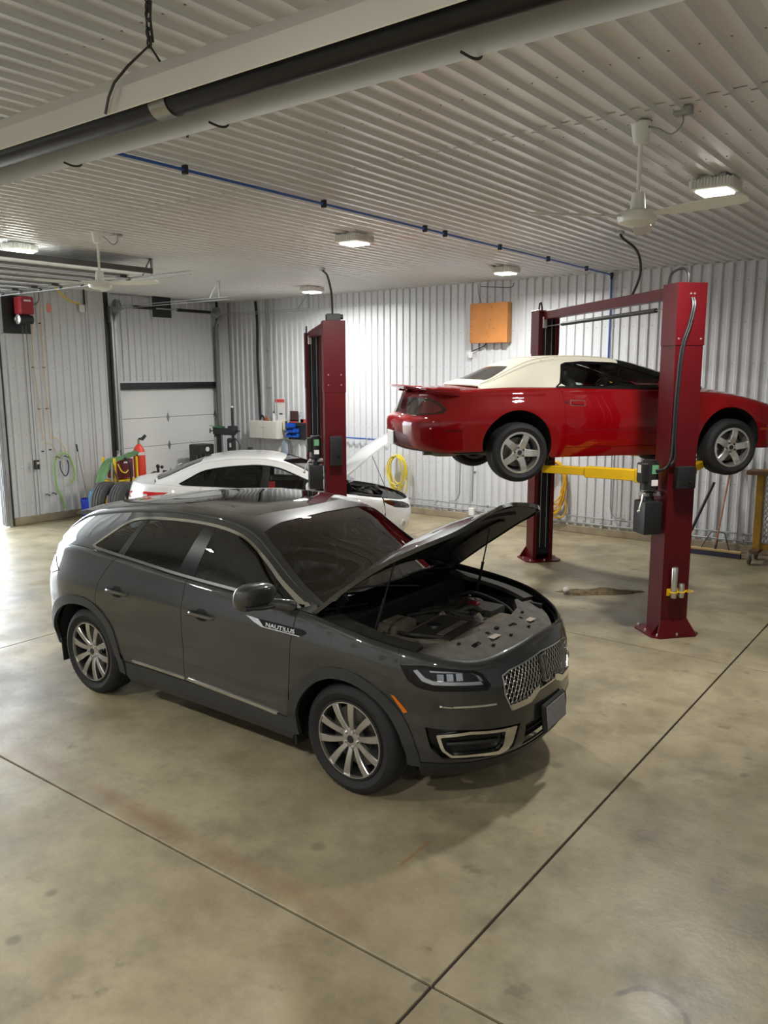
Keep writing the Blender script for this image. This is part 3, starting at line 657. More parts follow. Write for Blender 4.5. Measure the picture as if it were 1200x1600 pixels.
def tyre_mesh(R, rim, w):
    h = w/2; pr = [(rim, -h*.82), (rim + .012, -h*.9), (rim + (R-rim)*.5, -h*1.04), (R - .03, -h*.98), (R - .012, -h*.86), (R - .003, -h*.74)]
    for g in (-.42, -.0, .42): pr += [(R, (g - .06)*h), (R - .009, (g - .045)*h), (R - .009, (g + .045)*h), (R, (g + .06)*h)]
    pr += [(R - .003, h*.74), (R - .012, h*.86), (R - .03, h*.98), (rim + (R-rim)*.5, h*1.04), (rim + .012, h*.9), (rim, h*.82)]
    n = 120; m = len(pr); V = []; F = []
    for i in range(n):
        t = 2*pi*i/n
        for j, (r, y) in enumerate(pr):
            if i % 2 and j in (3, 4, 5, m-4, m-5, m-6): r -= .006   # shoulder blocks
            V.append((r*cos(t), y, r*sin(t)))
    for i in range(n):
        for j in range(m): a = i*m + j; b = i*m + (j+1) % m; c = ((i+1) % n)*m + (j+1) % m; d = ((i+1) % n)*m + j; F.append((a, b, c, d))
    return MB().add(V, F).mesh('wheel', 30)
def spoke(mb, a, r0, r1, w0, w1, y0, y1, th, tw=0.):
    """tapered flat bar from hub to rim; face towards -y"""
    V = []; n = 6
    for k in range(n + 1):
        t = k/n; r = r0 + (r1 - r0)*t; w = w0 + (w1 - w0)*t; y = y0 + (y1 - y0)*t - .012*sin(pi*t); aa = a + tw*t
        c, s = cos(aa), sin(aa); d = (-s, c)
        for (o, yy) in ((-w, y + .006), (-w*.8, y), (w*.8, y), (w, y + .006), (w*.8, y + th), (-w*.8, y + th)): V.append((r*c + d[0]*o, yy, r*s + d[1]*o))
    F = [(k*6 + j, k*6 + (j+1) % 6, (k+1)*6 + (j+1) % 6, (k+1)*6 + j) for k in range(n) for j in range(6)]
    mb.add(V, F)
def make_wheels(parent, spots, R, rim, w, style, steer=0.):
    """spots: (x, y, z); wheels face outward. The tyre is the part, everything inside it a sub-part"""
    h = w/2; ty = tyre_mesh(R, rim, w); ty.materials.append(RUBBER)
    barrel = MB().lathe([(rim + .012, -h*.92), (rim + .010, -h*.96), (rim - .004, -h*.97), (rim - .010, -h*.90), (rim - .022, -h*.6), (rim - .035, h*.5), (rim - .02, h*.85), (rim + .01, h*.9)], 64, 'y').mesh('rim_barrel', 40)
    face = MB(); yf = -h*.80
    face.lathe([(rim + .008, -h*.955), (rim - .012, -h*.97), (rim - .016, -h*.80), (rim - .003, -h*.80)], 64, 'y')
    nut_r, lugs = .054, 5
    if style == 'suv':
        for k in range(5):
            for e in (-1, 1): spoke(face, pi/2 + 2*pi*k/5 + e*radians(17), .052, rim - .008, .017, .027, yf + .010, yf - .014, .035, e*radians(3))
        face.lathe([(0, yf + .004), (.03, yf), (.075, yf + .012), (.085, yf + .045), (0, yf + .05)], 30, 'y')
    else:
        for k in range(5): spoke(face, pi/2 + 2*pi*k/5, .05, rim - .006, .040, .036, yf + .0, yf - .014, .045)
        face.lathe([(0, yf + .0), (.035, yf), (.085, yf + .01), (.095, yf + .05), (0, yf + .05)], 30, 'y')
    fm = face.mesh('rim', 35); disc = MB().lathe([(.05, .0), (rim - .055, 0), (rim - .055, .022), (.05, .022)], 40, 'y', close=True).mesh('brake_disc', 30)
    cal = MB().box((0, .0, .0), (.10, .07, .16), bev=.02, seg=2).mesh('brake_caliper')
    cap = MB().lathe([(0, yf - .006), (.024, yf - .005), (.029, yf + .004)], 20, 'y').mesh('centre_cap'); nut = MB().lathe([(0, -.012), (.007, -.010), (.011, .004), (.012, .012)], 10, 'y').mesh('lug_nut')
    well = MB().lathe([(.05, 0), (rim - .03, 0)], 30, 'y').mesh('backing_plate')
    ch = mat('bright_alloy', (216, 214, 208), .2, .85) if style != 'suv' else MACH
    for me, mm in ((barrel, GUN if style == 'suv' else ch), (fm, ch), (disc, DISC), (cal, SATIN), (cap, SATIN), (nut, SATIN if style != 'suv' else CHROME), (well, DARK)): me.materials.append(mm)
    for (x, y, z) in spots:
        o = bpy.data.objects.new('wheel', ty); col.objects.link(o); o.parent = parent; o.location = (x, y, z)
        o.rotation_euler = (0, radians(random.uniform(0, 70)), pi if y > 0 else 0)
        if x > 0 and steer: o.rotation_euler[2] += steer
        def sub(nm, me, l=(0,0,0)):
            q = bpy.data.objects.new(nm, me); col.objects.link(q); q.parent = o; q.location = l; return q
        sub('rim', fm); sub('rim_barrel', barrel); sub('brake_disc', disc, (0, -h*.15, 0)); sub('backing_plate', well, (0, h*.25, 0)); sub('centre_cap', cap); sub('brake_caliper', cal, (rim - .09, 0, 0))
        for k in range(lugs): a = pi/2 + 2*pi*k/lugs + (pi/5 if style != 'suv' else 0); sub('lug_nut', nut, (nut_r*cos(a), yf + .0, nut_r*sin(a)))
def arch_liner(parent, B, xw, zw, r, y0):
    for sg in (1, -1):
        mb = MB(); n = 20; V = []; F = []
        for i in range(n + 1):
            a = radians(-12 + 204*i/n); x = xw + r*cos(a); z = zw + r*sin(a); V += [(x, sg*float(B(B.s_of_x(x, z) if x > B.xcf or x < B.xcr else x, z)[1] - .012), z), (x, sg*y0, z)]
        F = [(2*i, 2*i+1, 2*i+3, 2*i+2) for i in range(n)]; mb.add(V, F)
        mb.add([V[2*i+1] for i in range(n + 1)], [tuple(range(n + 1))]); mb.build('wheel_well', DARK, parent, fix=False)
def seats(parent, spots, m, w=.25, z=.55, hh=.62):
    me = MB(); me.sphere((.02, 0, z), (.27, w, .09), 16, 8, .6); me.sphere((-.24, 0, z + hh*.5), (.09, w*.95, hh*.55), 16, 10, .6); me.sphere((-.30, 0, z + hh*1.12), (.05, .13, .09), 12, 8, .7)
    q = me.mesh('seat', 60); q.materials.append(m)
    for x, y in spots: o = bpy.data.objects.new('seat', q); col.objects.link(o); o.parent = parent; o.location = (x, y, 0)
def steering_wheel(parent, x, y, z):
    M = Matrix.Translation((x, y, z)) @ Matrix.Rotation(radians(-62), 4, 'Y'); mb = MB()
    mb.tube([M @ Vector((.18*cos(t), .18*sin(t), 0)) for t in np.linspace(0, 2*pi, 28, endpoint=False)], .014, 8, closed=True)
    for a in (0, 2.2, -2.2): mb.tube([M @ Vector((0, 0, 0)), M @ Vector((.18*cos(a + pi), .18*sin(a + pi), 0))], .012, 6)
    mb.sphere(tuple(M @ Vector((0, 0, 0))), .05, 12, 8); mb.build('steering_wheel', SATIN, parent)
def rib_line(name, surf, pts, r, m, parent, off=.002, mir=False, k=8, n=6):
    q = np.array(curve(pts, k)); P = surf(q[:, 0], q[:, 1]); e = 2e-3; N = np.cross(surf(q[:, 0] + e, q[:, 1]) - surf(q[:, 0] - e, q[:, 1]), surf(q[:, 0], q[:, 1] + e) - surf(q[:, 0], q[:, 1] - e))
    N /= np.linalg.norm(N, axis=1, keepdims=True) + 1e-12
    if (N*(P*np.array([.4, 1, 1]) - np.array([0, 0, .5]))).sum() < 0: N = -N
    P = P + N*off
    if mir: P = P*np.array([1, -1, 1])
    return MB().tube([tuple(p) for p in P], r, n).build(name, m, parent, ang=60)

# ---------------------------------------------------------------- the dark grey crossover with its hood up
PAINT = mat('graphite_paint', (45, 47, 47), .38, .45, coat=1.0, coat_ior=1.65, spec=.25); CLAD = mat('graphite_cladding', (50, 51, 51), .42, .2)
suv = thing('crossover_car', 'dark grey crossover car with chrome window trim and its hood propped open', 'car', (-4.558, 4.69, 0))
B, G, T, H = SUV_B, SUV_G, SUV_T, SUV_H
bm_ = lambda x: float(B.bmax(x)); top = lambda a, b, n=14: [(x, bm_(x)) for x in np.linspace(a, b, n)]; ms = lambda L: [(2*B.sc - s, b) for s, b in L]
AR = .455
seamF = [(1.0, bm_(1.0)), (.985, 1.05), (.965, .93), (.94, .62)]; seamM = [(-.125, bm_(-.125)), (-.145, 1.0), (-.155, .8), (-.15, .55), (-.145, .41)]
seamR = [(-.98, bm_(-.98)), (-1.10, 1.15), (-1.19, 1.02), (-1.225, .90), (-1.215, .79)]
aF = arc(1.424, .365, AR, 26.8, 174, 24); aR = arc(-1.424, .365, AR, 62, 6, 10)
for sg in (False, True):
    fd = panel('front_door', B, top(-.125, 1.0) + seamF[1:] + [(.945, .47), (.93, .41)] + seamM[::-1][:-1], PAINT, suv, mir=sg, gap=.0025)
    rd = panel('rear_door', B, top(-.98, -.125) + seamM[1:] + [(-.905, .41)] + aR[::-1][1:] + seamR[::-1][:-1], PAINT, suv, mir=sg, gap=.0025)
    panel('front_fender', B, top(1.0, 1.83) + [(1.83, .80)] + aF + seamF[::-1][:-1], PAINT, suv, mir=sg, gap=.0025)
    tail_x = -1.80
    panel('rear_quarter', B, top(-2.02, -.98) + seamR[1:] + arc(-1.424, .365, AR, 62, 146, 14) + [(-1.86, .63), (-2.02, .66)], PAINT, suv, mir=sg, gap=.002,
          holes=[[(-1.715, 1.035), (-1.83, .985), (-1.99, .965), (-1.99, 1.125), (-1.86, 1.125)]])
    panel('tail_lamp', B, [(-1.715, 1.035), (-1.83, .985), (-2.3, .965), (-2.3, 1.085), (-1.99, 1.125), (-1.86, 1.125)], mat('tail_lamp_red', (120, 20, 22), .1, coat=1.), suv, mir=sg, gap=.002, off=.004)
    panel('lamp_lens_edge', B, [(-1.72, 1.035), (-1.83, .99), (-2.0, .97), (-2.0, 1.0), (-1.84, 1.03)], mat('lamp_clear', (235, 235, 235), .12, .2), suv, mir=sg, off=.007)
    panel('rocker_panel', B, [(-.905, .405), (.93, .405), (.945, .28), (.90, .225), (-.90, .225), (-.93, .28)], CLAD, suv, mir=sg, gap=.002)
    for xw, a0, a1 in ((1.424, -6, 189), (-1.424, -9, 186)):
        panel('arch_trim', B, [(x if x <= B.xcf else B.s_of_x(x, z), z) for x, z in arc(xw, .365, .505, a0, a1, 34) + arc(xw, .365, .43, a1, a0, 34)], CLAD, suv, mir=sg, off=.010, depth=.03, grid=.025)
    # chrome strips at the foot of the doors
    for par, x0, x1 in ((rd, -.80, -.155), (fd, -.14, .81)):
        panel('chrome_strip', B, rnd([(x0, .432 + .008*(x0 < -.5)), (x0 + .03, .455), (x1, .450 - .03*(x1 > .5)), (x1 + .01, .44 - .03*(x1 > .5)), (x1 - .01, .424 - .03*(x1 > .5)), (x0 + .05, .425)], .008, 2), CHROME, par, mir=sg, off=.008, depth=.012, grid=.02)
    # side frame, window trim and glass
    xs_ = list(np.linspace(-2.08, 1.13, 40)); frame_ = [(x, float(G.zb(x)) + .002) for x in xs_] + [(x, float(SUV_zr(x))) for x in xs_[::-1]]
    dlo_t = curve([(-1.37, 1.295), (-1.22, 1.40), (-1.04, 1.515), (-.84, 1.565), (-.45, 1.595), (-.05, 1.598), (.22, 1.57), (.40, 1.515), (.56, 1.425), (.74, 1.315), (.90, 1.235), (1.04, 1.178)], 6)
    dlo_b = [(x, float(G.zb(x)) + .008) for x in np.linspace(1.0, -1.30, 24)]; dlo = dlo_t + dlo_b
    panel('side_frame', G, frame_, PAINT, suv, holes=[dlo], mir=sg)
    inn = shrink(dlo, .019)
    panel('window_trim', G, dlo, CHROME, suv, holes=[inn], mir=sg, off=.006, depth=.018, grid=.025)
    zt_ = lambda x, d=.0: float(np.interp(x, [p[0] for p in inn[:len(dlo_t)]], [p[1] for p in inn[:len(dlo_t)]])) - d; zb_ = lambda x: float(G.zb(x)) + .027
    def wpoly(xa_b, xa_t, xb_b, xb_t, n=14): return [(x, zb_(x)) for x in np.linspace(xa_b, xb_b, n)] + [(x, zt_(x)) for x in np.linspace(xb_t, xa_t, n)]
    panel('front_window', G, wpoly(-.07, .005, .735, .735), GL_DARK, fd, mir=sg, off=-.004, depth=0)
    panel('mirror_pane', G, [(.755, zb_(.755)), (.98, zb_(.98)), (.99, zt_(.99) + .0), (.755, zt_(.755))], GL_DARK, fd, mir=sg, off=-.004, depth=0)
    panel('division_bar', G, [(.735, zb_(.74)), (.755, zb_(.755)), (.755, zt_(.755)), (.735, zt_(.735))], TRIMB, fd, mir=sg, off=-.002)
    panel('pillar_trim', G, wpoly(-.26, -.12, -.07, .005, 4), TRIMB, suv, mir=sg, off=-.002)
    panel('rear_window', G, wpoly(-.93, -.795, -.26, -.12), GL_DARK, rd, mir=sg, off=-.004, depth=0)
    panel('pillar_trim', G, wpoly(-1.01, -.86, -.93, -.795, 4), TRIMB, suv, mir=sg, off=-.002)
    xl = min(p[0] for p in inn)
    panel('quarter_window', G, [(xl + .012, zb_(xl) + .0)] + [(x, zb_(x)) for x in np.linspace(xl + .06, -1.01, 8)] + [(x, zt_(x)) for x in np.linspace(-.86, xl + .02, 10)], GL_DARK, suv, mir=sg, off=-.004, depth=0)
    s_ = -1 if sg else 1
    # handles
    for par, hx, hz in ((rd, -.935, .985), (fd, .08, .975)):
        yy = float(B(hx, hz)[1]); mb = MB()
        mb.tube([(hx - .125, s_*(yy - .004), hz + .002), (hx - .10, s_*(yy + .022), hz + .004), (hx, s_*(yy + .034), hz + .006), (hx + .10, s_*(yy + .022), hz + .002), (hx + .125, s_*(yy - .004), hz - .002)], .014, 10, sub=4)
        hd = mb.build('door_handle', mat('handle_dark_chrome', (120, 122, 122), .15, .9), par)
        panel('handle_recess_shade', B, rnd([(hx - .06, hz - .045), (hx + .055, hz - .045), (hx + .06, hz + .045), (hx - .055, hz + .045)], .04), DARK, par, mir=sg, off=.0015, depth=0, grid=.02)  # flat black patch paints the shade behind the handle
    # mirror
    mx, my, mz = .80, .985, 1.27
    mb = MB(); mb.sphere((mx + .0, s_*(my + .12), mz), (.085, .155, .088), 28, 18, .72)
    V2 = []
    for (x, y, z) in mb.v: k = 1 + .25*((s_*y - my)/.28); V2.append((x + (z - mz)*.15 - .04*(s_*y - my), y, mz + (z - mz)*min(1.1, k*.92)))
    mb.v = V2; mr = mb.build('door_mirror', PAINT, suv, ang=60)
    MB().tube([(.93, s_*.885, 1.165), (.90, s_*.93, 1.185), (.84, s_*1.0, 1.20), (.80, s_*1.08, 1.205)], [.045, .04, .036, .03], 12, sub=4).build('mirror_foot', PAINT, mr, ang=60)
    MB().tube([(mx + .06, s_*(my - .02), mz - .075), (mx + .08, s_*(my + .10), mz - .072), (mx + .045, s_*(my + .25), mz - .05)], .012, 8, sub=4).build('mirror_lower_trim', SATIN, mr)
    # fender badge: chrome dart with lettering
    panel('fender_badge', B, [(.545, 1.058), (.60, 1.056), (.665, 1.052), (.72, 1.010), (1.05, 1.008), (1.05, 1.003), (.70, 1.003), (.62, 1.026)], CHROME, suv, mir=sg, off=.007, depth=.010, grid=.02)
    panel('badge_inset', B, [(.672, 1.051), (.99, 1.047), (1.065, 1.050), (1.105, 1.033), (1.06, 1.009), (.724, 1.0105)], TRIMB, suv, mir=sg, off=.0085, depth=0, grid=.02)
    tm = text_mesh('NAUTILUS', .040, 'badge_lettering', .0015, True)
    for v in tm.vertices:
        px = (v.co.x*1.45); xx = .875 + (-px if s_ > 0 else px); q = B(xx, 1.0285 + v.co.y*.95); v.co = (q[0], s_*(q[1] + .0095 + v.co.z), q[2])
    link('badge_lettering', tm, CHROME, suv)
    # marker lamp, mud flaps
    panel('side_marker', B, [(B.s_of_x(x, z), z) for x, z in ((1.775, .775), (1.80, .765), (1.875, .675), (1.85, .665))], mat('amber_lens', (196, 104, 20), .2), suv, mir=sg, off=.006, grid=.02)
    for xw in (-1.424 - .455, 1.424 - .50):
        MB().box((xw + .02, s_*.85, .30), (.014, .13, .20), (0, radians(-6), 0), .006).build('mud_flap', SATIN, suv)
    # lamps at the front
    hl_ = [(1.84, .965), (1.87, .878), (1.92, .838), (2.0, .820), (2.14, .812), (2.29, .797), (2.32, .82), (2.285, .895), (2.24, .922), (2.1, .95), (1.98, .968)]
    if not sg: HL = hl_
    hh = panel('headlight', B, hl_, TRIMB, suv, mir=not sg, off=-.055, depth=0, grid=.03)
    panel('headlight_lens', B, hl_, GL_LENS, hh, mir=not sg, off=.0, depth=.05, grid=.03, gap=.002)
    panel('headlight_rim', B, hl_, TRIMB, hh, holes=[shrink(hl_, .016)], mir=not sg, off=.001, depth=.05, grid=.02)
    panel('light_bar', B, [(1.905, .935), (1.945, .872), (2.0, .850), (2.14, .842), (2.285, .828), (2.275, .85), (2.14, .862), (2.01, .872), (1.965, .893), (1.93, .942)], mat('drl_white', (230, 232, 235), .25, .3), hh, mir=not sg, off=-.022, depth=.02, grid=.02)
    panel('light_bar', B, [(2.0, .928), (2.22, .912), (2.255, .893), (2.275, .85), (2.292, .85), (2.272, .9), (2.235, .922), (2.0, .938)], mat('drl_white', (230, 232, 235), .25, .3), hh, mir=not sg, off=-.022, depth=.02, grid=.02)
    for s0 in (2.03, 2.085, 2.14):
        panel('led_module', B, [(s0, .868), (s0 + .038, .866), (s0 + .045, .912), (s0 + .007, .914)], mat('led_reflector', (214, 216, 220), .1, .9), hh, mir=not sg, off=-.035, depth=.02, grid=.02)
    panel('fog_pocket', B, [(1.94, .585), (1.965, .45), (2.02, .375), (2.38, .352), (2.45, .38), (2.51, .52), (2.39, .535), (2.15, .565)], TRIMB, suv, mir=not sg, off=-.035, depth=0, grid=.03)
    fo = rnd([(1.995, .540), (2.02, .43), (2.065, .382), (2.20, .380), (2.36, .355), (2.41, .368), (2.45, .43), (2.485, .515), (2.39, .524), (2.18, .552)], .012, 3)
    fi = rnd([(2.018, .522), (2.037, .435), (2.072, .398), (2.20, .396), (2.34, .385), (2.375, .42), (2.395, .505), (2.18, .534)], .012, 3)
    panel('fog_surround', B, fo, CHROME, suv, holes=[fi], mir=not sg, off=.0, depth=.03, grid=.02)
    rib_line('fog_slat', B, [(2.05, .47), (2.2, .468), (2.36, .45)], .012, SATIN, suv, off=-.022, mir=not sg)
    rib_line('bumper_trim', B, [(2.02, .722), (2.08, .714), (2.2, .708), (2.335, .697)], .007, CHROME, suv, off=.001, mir=not sg)
    arch_liner(suv, B, 1.424, .365, .475, .55); arch_liner(suv, B, -1.424, .365, .475, .55) if sg else None
# front end
grl = [(2.40, .862), (2.393, .74), (2.435, .627), (2.60, .627), (2.69, .672), (2.80, .672)]; gr = grl + ms(grl)[::-1][1:] + [(3.14, .882), (2.8, .902), (2.46, .882)]
fogh = [(1.94, .585), (1.965, .45), (2.02, .375), (2.38, .355), (2.45, .38), (2.51, .52), (2.39, .535), (2.15, .565)]
intake = [(2.53, .365), (2.56, .495), (3.04, .495), (3.07, .365)]
barc = [(B.s_of_x(x, z), z) for x, z in arc(1.424, .365, AR, 0, 26.8, 8)]
S_ = list(np.linspace(1.83, 2*B.sc - 1.83, 60))
bump = [(barc[0][0], .345)] + barc + [(x, bm_(x)) for x in S_] + ms(barc)[::-1] + [(2*B.sc - barc[0][0], .345)]
panel('front_bumper', B, bump, PAINT, suv, holes=[HL, ms(HL)[::-1], gr, fogh, ms(fogh)[::-1], intake], gap=.002, grid=.035)
panel('lower_lip', B, [(1.885, .342), (B.sc*2 - 1.885, .342), (B.sc*2 - 1.93, .235), (2.8, .275), (1.93, .235)], SATIN, suv, depth=.02, off=.006)
panel('lower_intake', B, [(2.45, .33), (2.45, .52), (3.15, .52), (3.15, .33)], DARK, suv, off=-.06, depth=0)
for z in (.39, .435, .475): rib_line('intake_slat', B, [(2.5, z), (2.8, z), (3.1, z)], .007, TRIMB, suv, off=-.03)
panel('grille_back', B, gr, DARK, suv, off=-.045, depth=0)
panel('grille_frame', B, gr, CHROME, suv, holes=[shrink(gr, .010)], off=.004, depth=.03, grid=.02)
for sgn in (False, True): panel('grille_wing', B, [(2.437, .630), (2.60, .630), (2.69, .674), (2.70, .712), (2.66, .705), (2.58, .668), (2.425, .668)], CHROME, suv, mir=sgn, off=.012, depth=.04, grid=.025)
gm = MB(); sp_ = .047; hz_ = .040; gpoly = np.array(shrink(gr, .006)); e = 2e-3
def onb(s, z, off):
    s = np.atleast_1d(s); z = np.atleast_1d(z); P = B(s, z); N = np.cross(B(s, z + e) - B(s, z - e), B(s + e, z) - B(s - e, z)); N /= np.linalg.norm(N, axis=1, keepdims=True); return P + N*off*np.sign((N[:, :1])*1.)
for j in range(9):
    for i in range(-13, 14):
        s0 = 2.8 + (i + .5*(j % 2))*sp_*.72; z0 = .655 + j*.031
        if not inside(np.array([[s0, z0]]), gpoly)[0] or abs(s0 - 2.8) < .036: continue
        # an open pointed ring, taller than wide
        ring = [(s0 - .013, z0), (s0 - .011, z0 + .012), (s0, z0 + .021), (s0 + .011, z0 + .012), (s0 + .013, z0), (s0 + .011, z0 - .012), (s0, z0 - .021), (s0 - .011, z0 - .012)]
        P = onb([p[0] for p in ring], [p[1] for p in ring], -.012); gm.tube([tuple(p) for p in P], .0026, 4, closed=True)
tag(gm.build('grille_mesh', mat('grille_silver', (176, 176, 172), .2, .95), suv, ang=60), kind='stuff')
eo = [(2.8 - .024, .705), (2.8 + .024, .705), (2.8 + .024, .880), (2.8 - .024, .880)]
panel('emblem', B, eo, MACH, suv, holes=[shrink(eo, .007)], off=.012, depth=.03, grid=.02)
panel('emblem_star', B, [(2.8, .725), (2.8 + .006, .80), (2.8, .872), (2.8 - .006, .80)], MACH, suv, off=.014, depth=.02, grid=.02)
# number plate
pl = MB().box((0, 0, 0), (.03, .36, .19), bev=.012).build('plate_holder', SATIN, suv, loc=(2.39, .055, .485), rot=(0, radians(-6), radians(3)))
MB().box((.018, 0, 0), (.006, .305, .152), bev=.003).build('number_plate', mat('blank_plate', (126, 126, 130), .5, var=.2, vscale=30), pl)
# rear end
panel('rear_bumper', B, [(-1.86, .30), (-1.86, .625), (-2.02, .66), (2*B.sr + 2.02, .66), (2*B.sr + 1.86, .625), (2*B.sr + 1.86, .30), (2*B.sr + 2.0, .25), (-2.0, .25)], PAINT, suv, gap=.002)
panel('tailgate', B, [(-2.02, .665), (2*B.sr + 2.02, .665)] + [(x, bm_(x)) for x in np.linspace(2*B.sr + 2.02, -2.02, 20)], PAINT, suv, gap=.002)
# roof, glass
t9 = .66
ws = [(1.12, -.70), (1.13, -.4), (1.13, 0), (1.13, .4), (1.12, .70), (.75, .665), (.42, .64), (.36, .4), (.34, 0), (.36, -.4), (.42, -.64), (.75, -.665)]
sunr = rnd([(.20, -.52), (.22, 0), (.20, .52), (-1.05, .52), (-1.05, -.52)], .05)
rg = [(-1.80, -.62), (-1.80, .62), (-2.06, .66), (-2.06, -.66)]
edge = [(x, .999) for x in np.linspace(1.13, -2.08, 40)]; roofp = edge + [(x, -t) for x, t in edge[::-1]]
panel('roof', T, roofp, PAINT, suv, holes=[ws, sunr, rg], grid=.05, gap=0, ctr=(.6, .9))
panel('windscreen', T, ws, GL_WS, suv, off=-.004, depth=.0, grid=.05, ctr=(.6, .9))
panel('roof_glass', T, sunr, mat('panorama_glass', (9, 10, 11), .04, coat=1.), suv, off=-.001, gap=.003, grid=.05, ctr=(.6, .9))
panel('rear_glass', T, rg, GL_DARK, suv, off=-.004, depth=0, ctr=(.6, .9))
V = []
sq = [(-1.70, 1.52), (-1.83, 1.515), (-1.98, 1.485), (-1.99, 1.465), (-1.84, 1.47), (-1.72, 1.46)]
M_ = frame((0, 0, 0), (1,0,0), (0,0,1), (0,1,0)); mb = MB()
for yy in (-.60, -.3, 0, .3, .60): mb.add([(x - .05*(1 - (yy/.6)**2), yy, z + .035*(1 - (yy/.6)**2)) for x, z in sq], [])
mb.f = [(k*6 + j, k*6 + (j+1) % 6, (k+1)*6 + (j+1) % 6, (k+1)*6 + j) for k in range(4) for j in range(6)] + [tuple(range(6)), tuple(range(24, 30))]
mb.build('roof_spoiler', PAINT, suv)
# dark shell added to block light in the panel gaps, floor, cabin
for sg in (False, True): panel('gap_dark_shell', B, [(-.90, .30), (-.93, .42)] + arc(-1.424, .365, .50, 10, 78, 8) + [(-1.32, 1.0), (-1.31, bm_(-1.31) - .01)] + [(x, bm_(x) - .01) for x in np.linspace(-1.2, 1.06, 14)] + [(1.06, .98), (.98, .75), (.93, .5), (.90, .30)], DARK, suv, mir=sg, off=-.022, depth=0, grid=.08)
MB().box2((-2.2, -.55, .24), (2.05, .55, .30)).box2((-.93, -.84, .24), (.93, .84, .30)).box2((-2.2, -.7, .3), (-1.9, .7, .9)).build('underbody', DARK, suv)
MB().box2((-1.9, -.78, .62), (-1.02, .78, .66)).build('cargo_floor', DARK, suv)
seats(suv, [(.25, .38), (.25, -.38), (-.62, .42), (-.62, -.05), (-.62, -.42)], SEAT, z=.68)
MB().sphere((.92, 0, 1.0), (.26, .78, .14), 24, 10, .6).build('dashboard', SATIN, suv); steering_wheel(suv, .62, .38, 1.04)
make_wheels(suv, [(1.424, -.80, .372), (1.424, .80, .372), (-1.424, -.80, .372), (-1.424, .80, .372)], .372, .258, .25, 'suv')
# ---- hood, swung up about its rear edge
HX, HZ, HA = 1.09, 1.16, radians(-43)
xfm = Matrix.Rotation(HA, 4, 'Y') @ Matrix.Translation((-HX, 0, -HZ))
HB = H; H = SUV_H2
ed = H.edge[(H.edge[:, 0] > 1.10)]; ed = [(float(p[0]) - .004, float(p[1]) - .004) for p in ed if p[1] > .01]; ed = ed[::6]
cow = [(1.10 + .17*(1 - (y/.78)**2), y) for y in np.linspace(-.76, .76, 15)]
hp = [(x, y) for x, y in ed] + [(x, -y) for x, y in ed[::-1]] + cow
hood = panel('hood', H, hp, PAINT, suv, depth=.028, xf=xfm, grid=.05, ctr=(.6, .9)); hood.location = (HX, 0, HZ)
UND = mat('hood_lining', (24, 24, 24), .6, var=.3, vscale=5)
hi = shrink(hp, .025)
panel('hood_lining', H, hi, UND, hood, off=-.026, depth=0, xf=xfm, grid=.06, ctr=(.6, .9))
for sg in (1, -1):
    panel('lining_rib', H, [(1.33, sg*.30), (2.05, sg*.20), (2.05, sg*.28), (1.33, sg*.40)], UND, hood, off=-.045, depth=-.02, xf=xfm, grid=.06, ctr=(.6, .9))
    panel('lining_rib', H, [(1.30, sg*.56), (1.85, sg*.55), (1.85, sg*.62), (1.30, sg*.64)], UND, hood, off=-.045, depth=-.02, xf=xfm, grid=.06, ctr=(.6, .9))
panel('lining_rib', H, [(1.98, -.45), (1.98, .45), (2.08, .40), (2.08, -.40)], UND, hood, off=-.05, depth=-.022, xf=xfm, grid=.06, ctr=(.6, .9))
for s_ in (-1, 1): MB().box((.10, s_*.70, -.04), (.16, .03, .06), bev=.01).build('hinge', SATIN, hood, rot=(0, HA, 0))
def on_hood(x, y, d=-.03): q = H(np.array([x]), np.array([y]))[0]; return Vector((HX, 0, HZ)) + xfm @ Vector((q[0], q[1], q[2] + d))
for sg in (1, -1):
    p0 = Vector((1.43, sg*.66, .99)); p1 = on_hood(1.72, sg*.60); pm = p0.lerp(p1, .48)
    MB().cyl(p0, pm, .011, n=10).cyl(pm, p1, .0055, n=8).cyl(pm - (pm - p0)*.03, pm, .013, n=10).build('gas_strut', SATIN, suv)
# ---- engine bay
H = HB
DUST = mat('dusty_plastic', (98, 91, 78), .75, var=.3, vscale=9, bump=.2); DUSTD = mat('dusty_black', (44, 42, 38), .75, var=.35, vscale=8); DUSTL = mat('dusty_alloy', (112, 108, 96), .7, .2, var=.3, vscale=12)
MB().box2((1.20, -.80, .40), (1.24, .80, 1.08)).box2((1.24, -.76, .40), (1.95, -.73, .98)).box2((1.24, .73, .40), (1.95, .76, .98)).box2((1.2, -.78, .38), (2.0, .78, .42)).box2((1.95, -.6, .4), (1.98, .6, .90)).build('engine_bay', mat('bay_black', (16, 16, 16), .8), suv)
for sg in (1, -1):
    P = [(x, sg*y) for x, y in ((1.12, .66), (1.30, .725), (1.60, .745), (1.85, .68))]; q = [(float(x), sg*(float(H.ye(x)) - .006)) for x in (1.85, 1.7, 1.5, 1.3, 1.12)]
    panel('fender_ledge', H, P + q, DUSTD, suv, off=-.05, depth=.03, ctr=(.6, .9), grid=.06)
    MB().lathe([(0, .99), (.035, .99), (.05, .975), (.10, .965), (.13, .94), (.135, .6)], 24, 'z', (1.43, sg*.56, 0)).build('strut_tower', DUSTD, suv)
    for a in range(3): MB().cyl((1.43 + .075*cos(a*2.1), sg*.56 + .075*sin(a*2.1), .965), (1.43 + .075*cos(a*2.1), sg*.56 + .075*sin(a*2.1), .985), .011, n=6).build('tower_nut', DUSTL, suv)
fe = [(float(p[0]) - .012, float(p[1]) - .006) for p in H.edge if p[0] > 1.80 and p[1] > .01][::5]
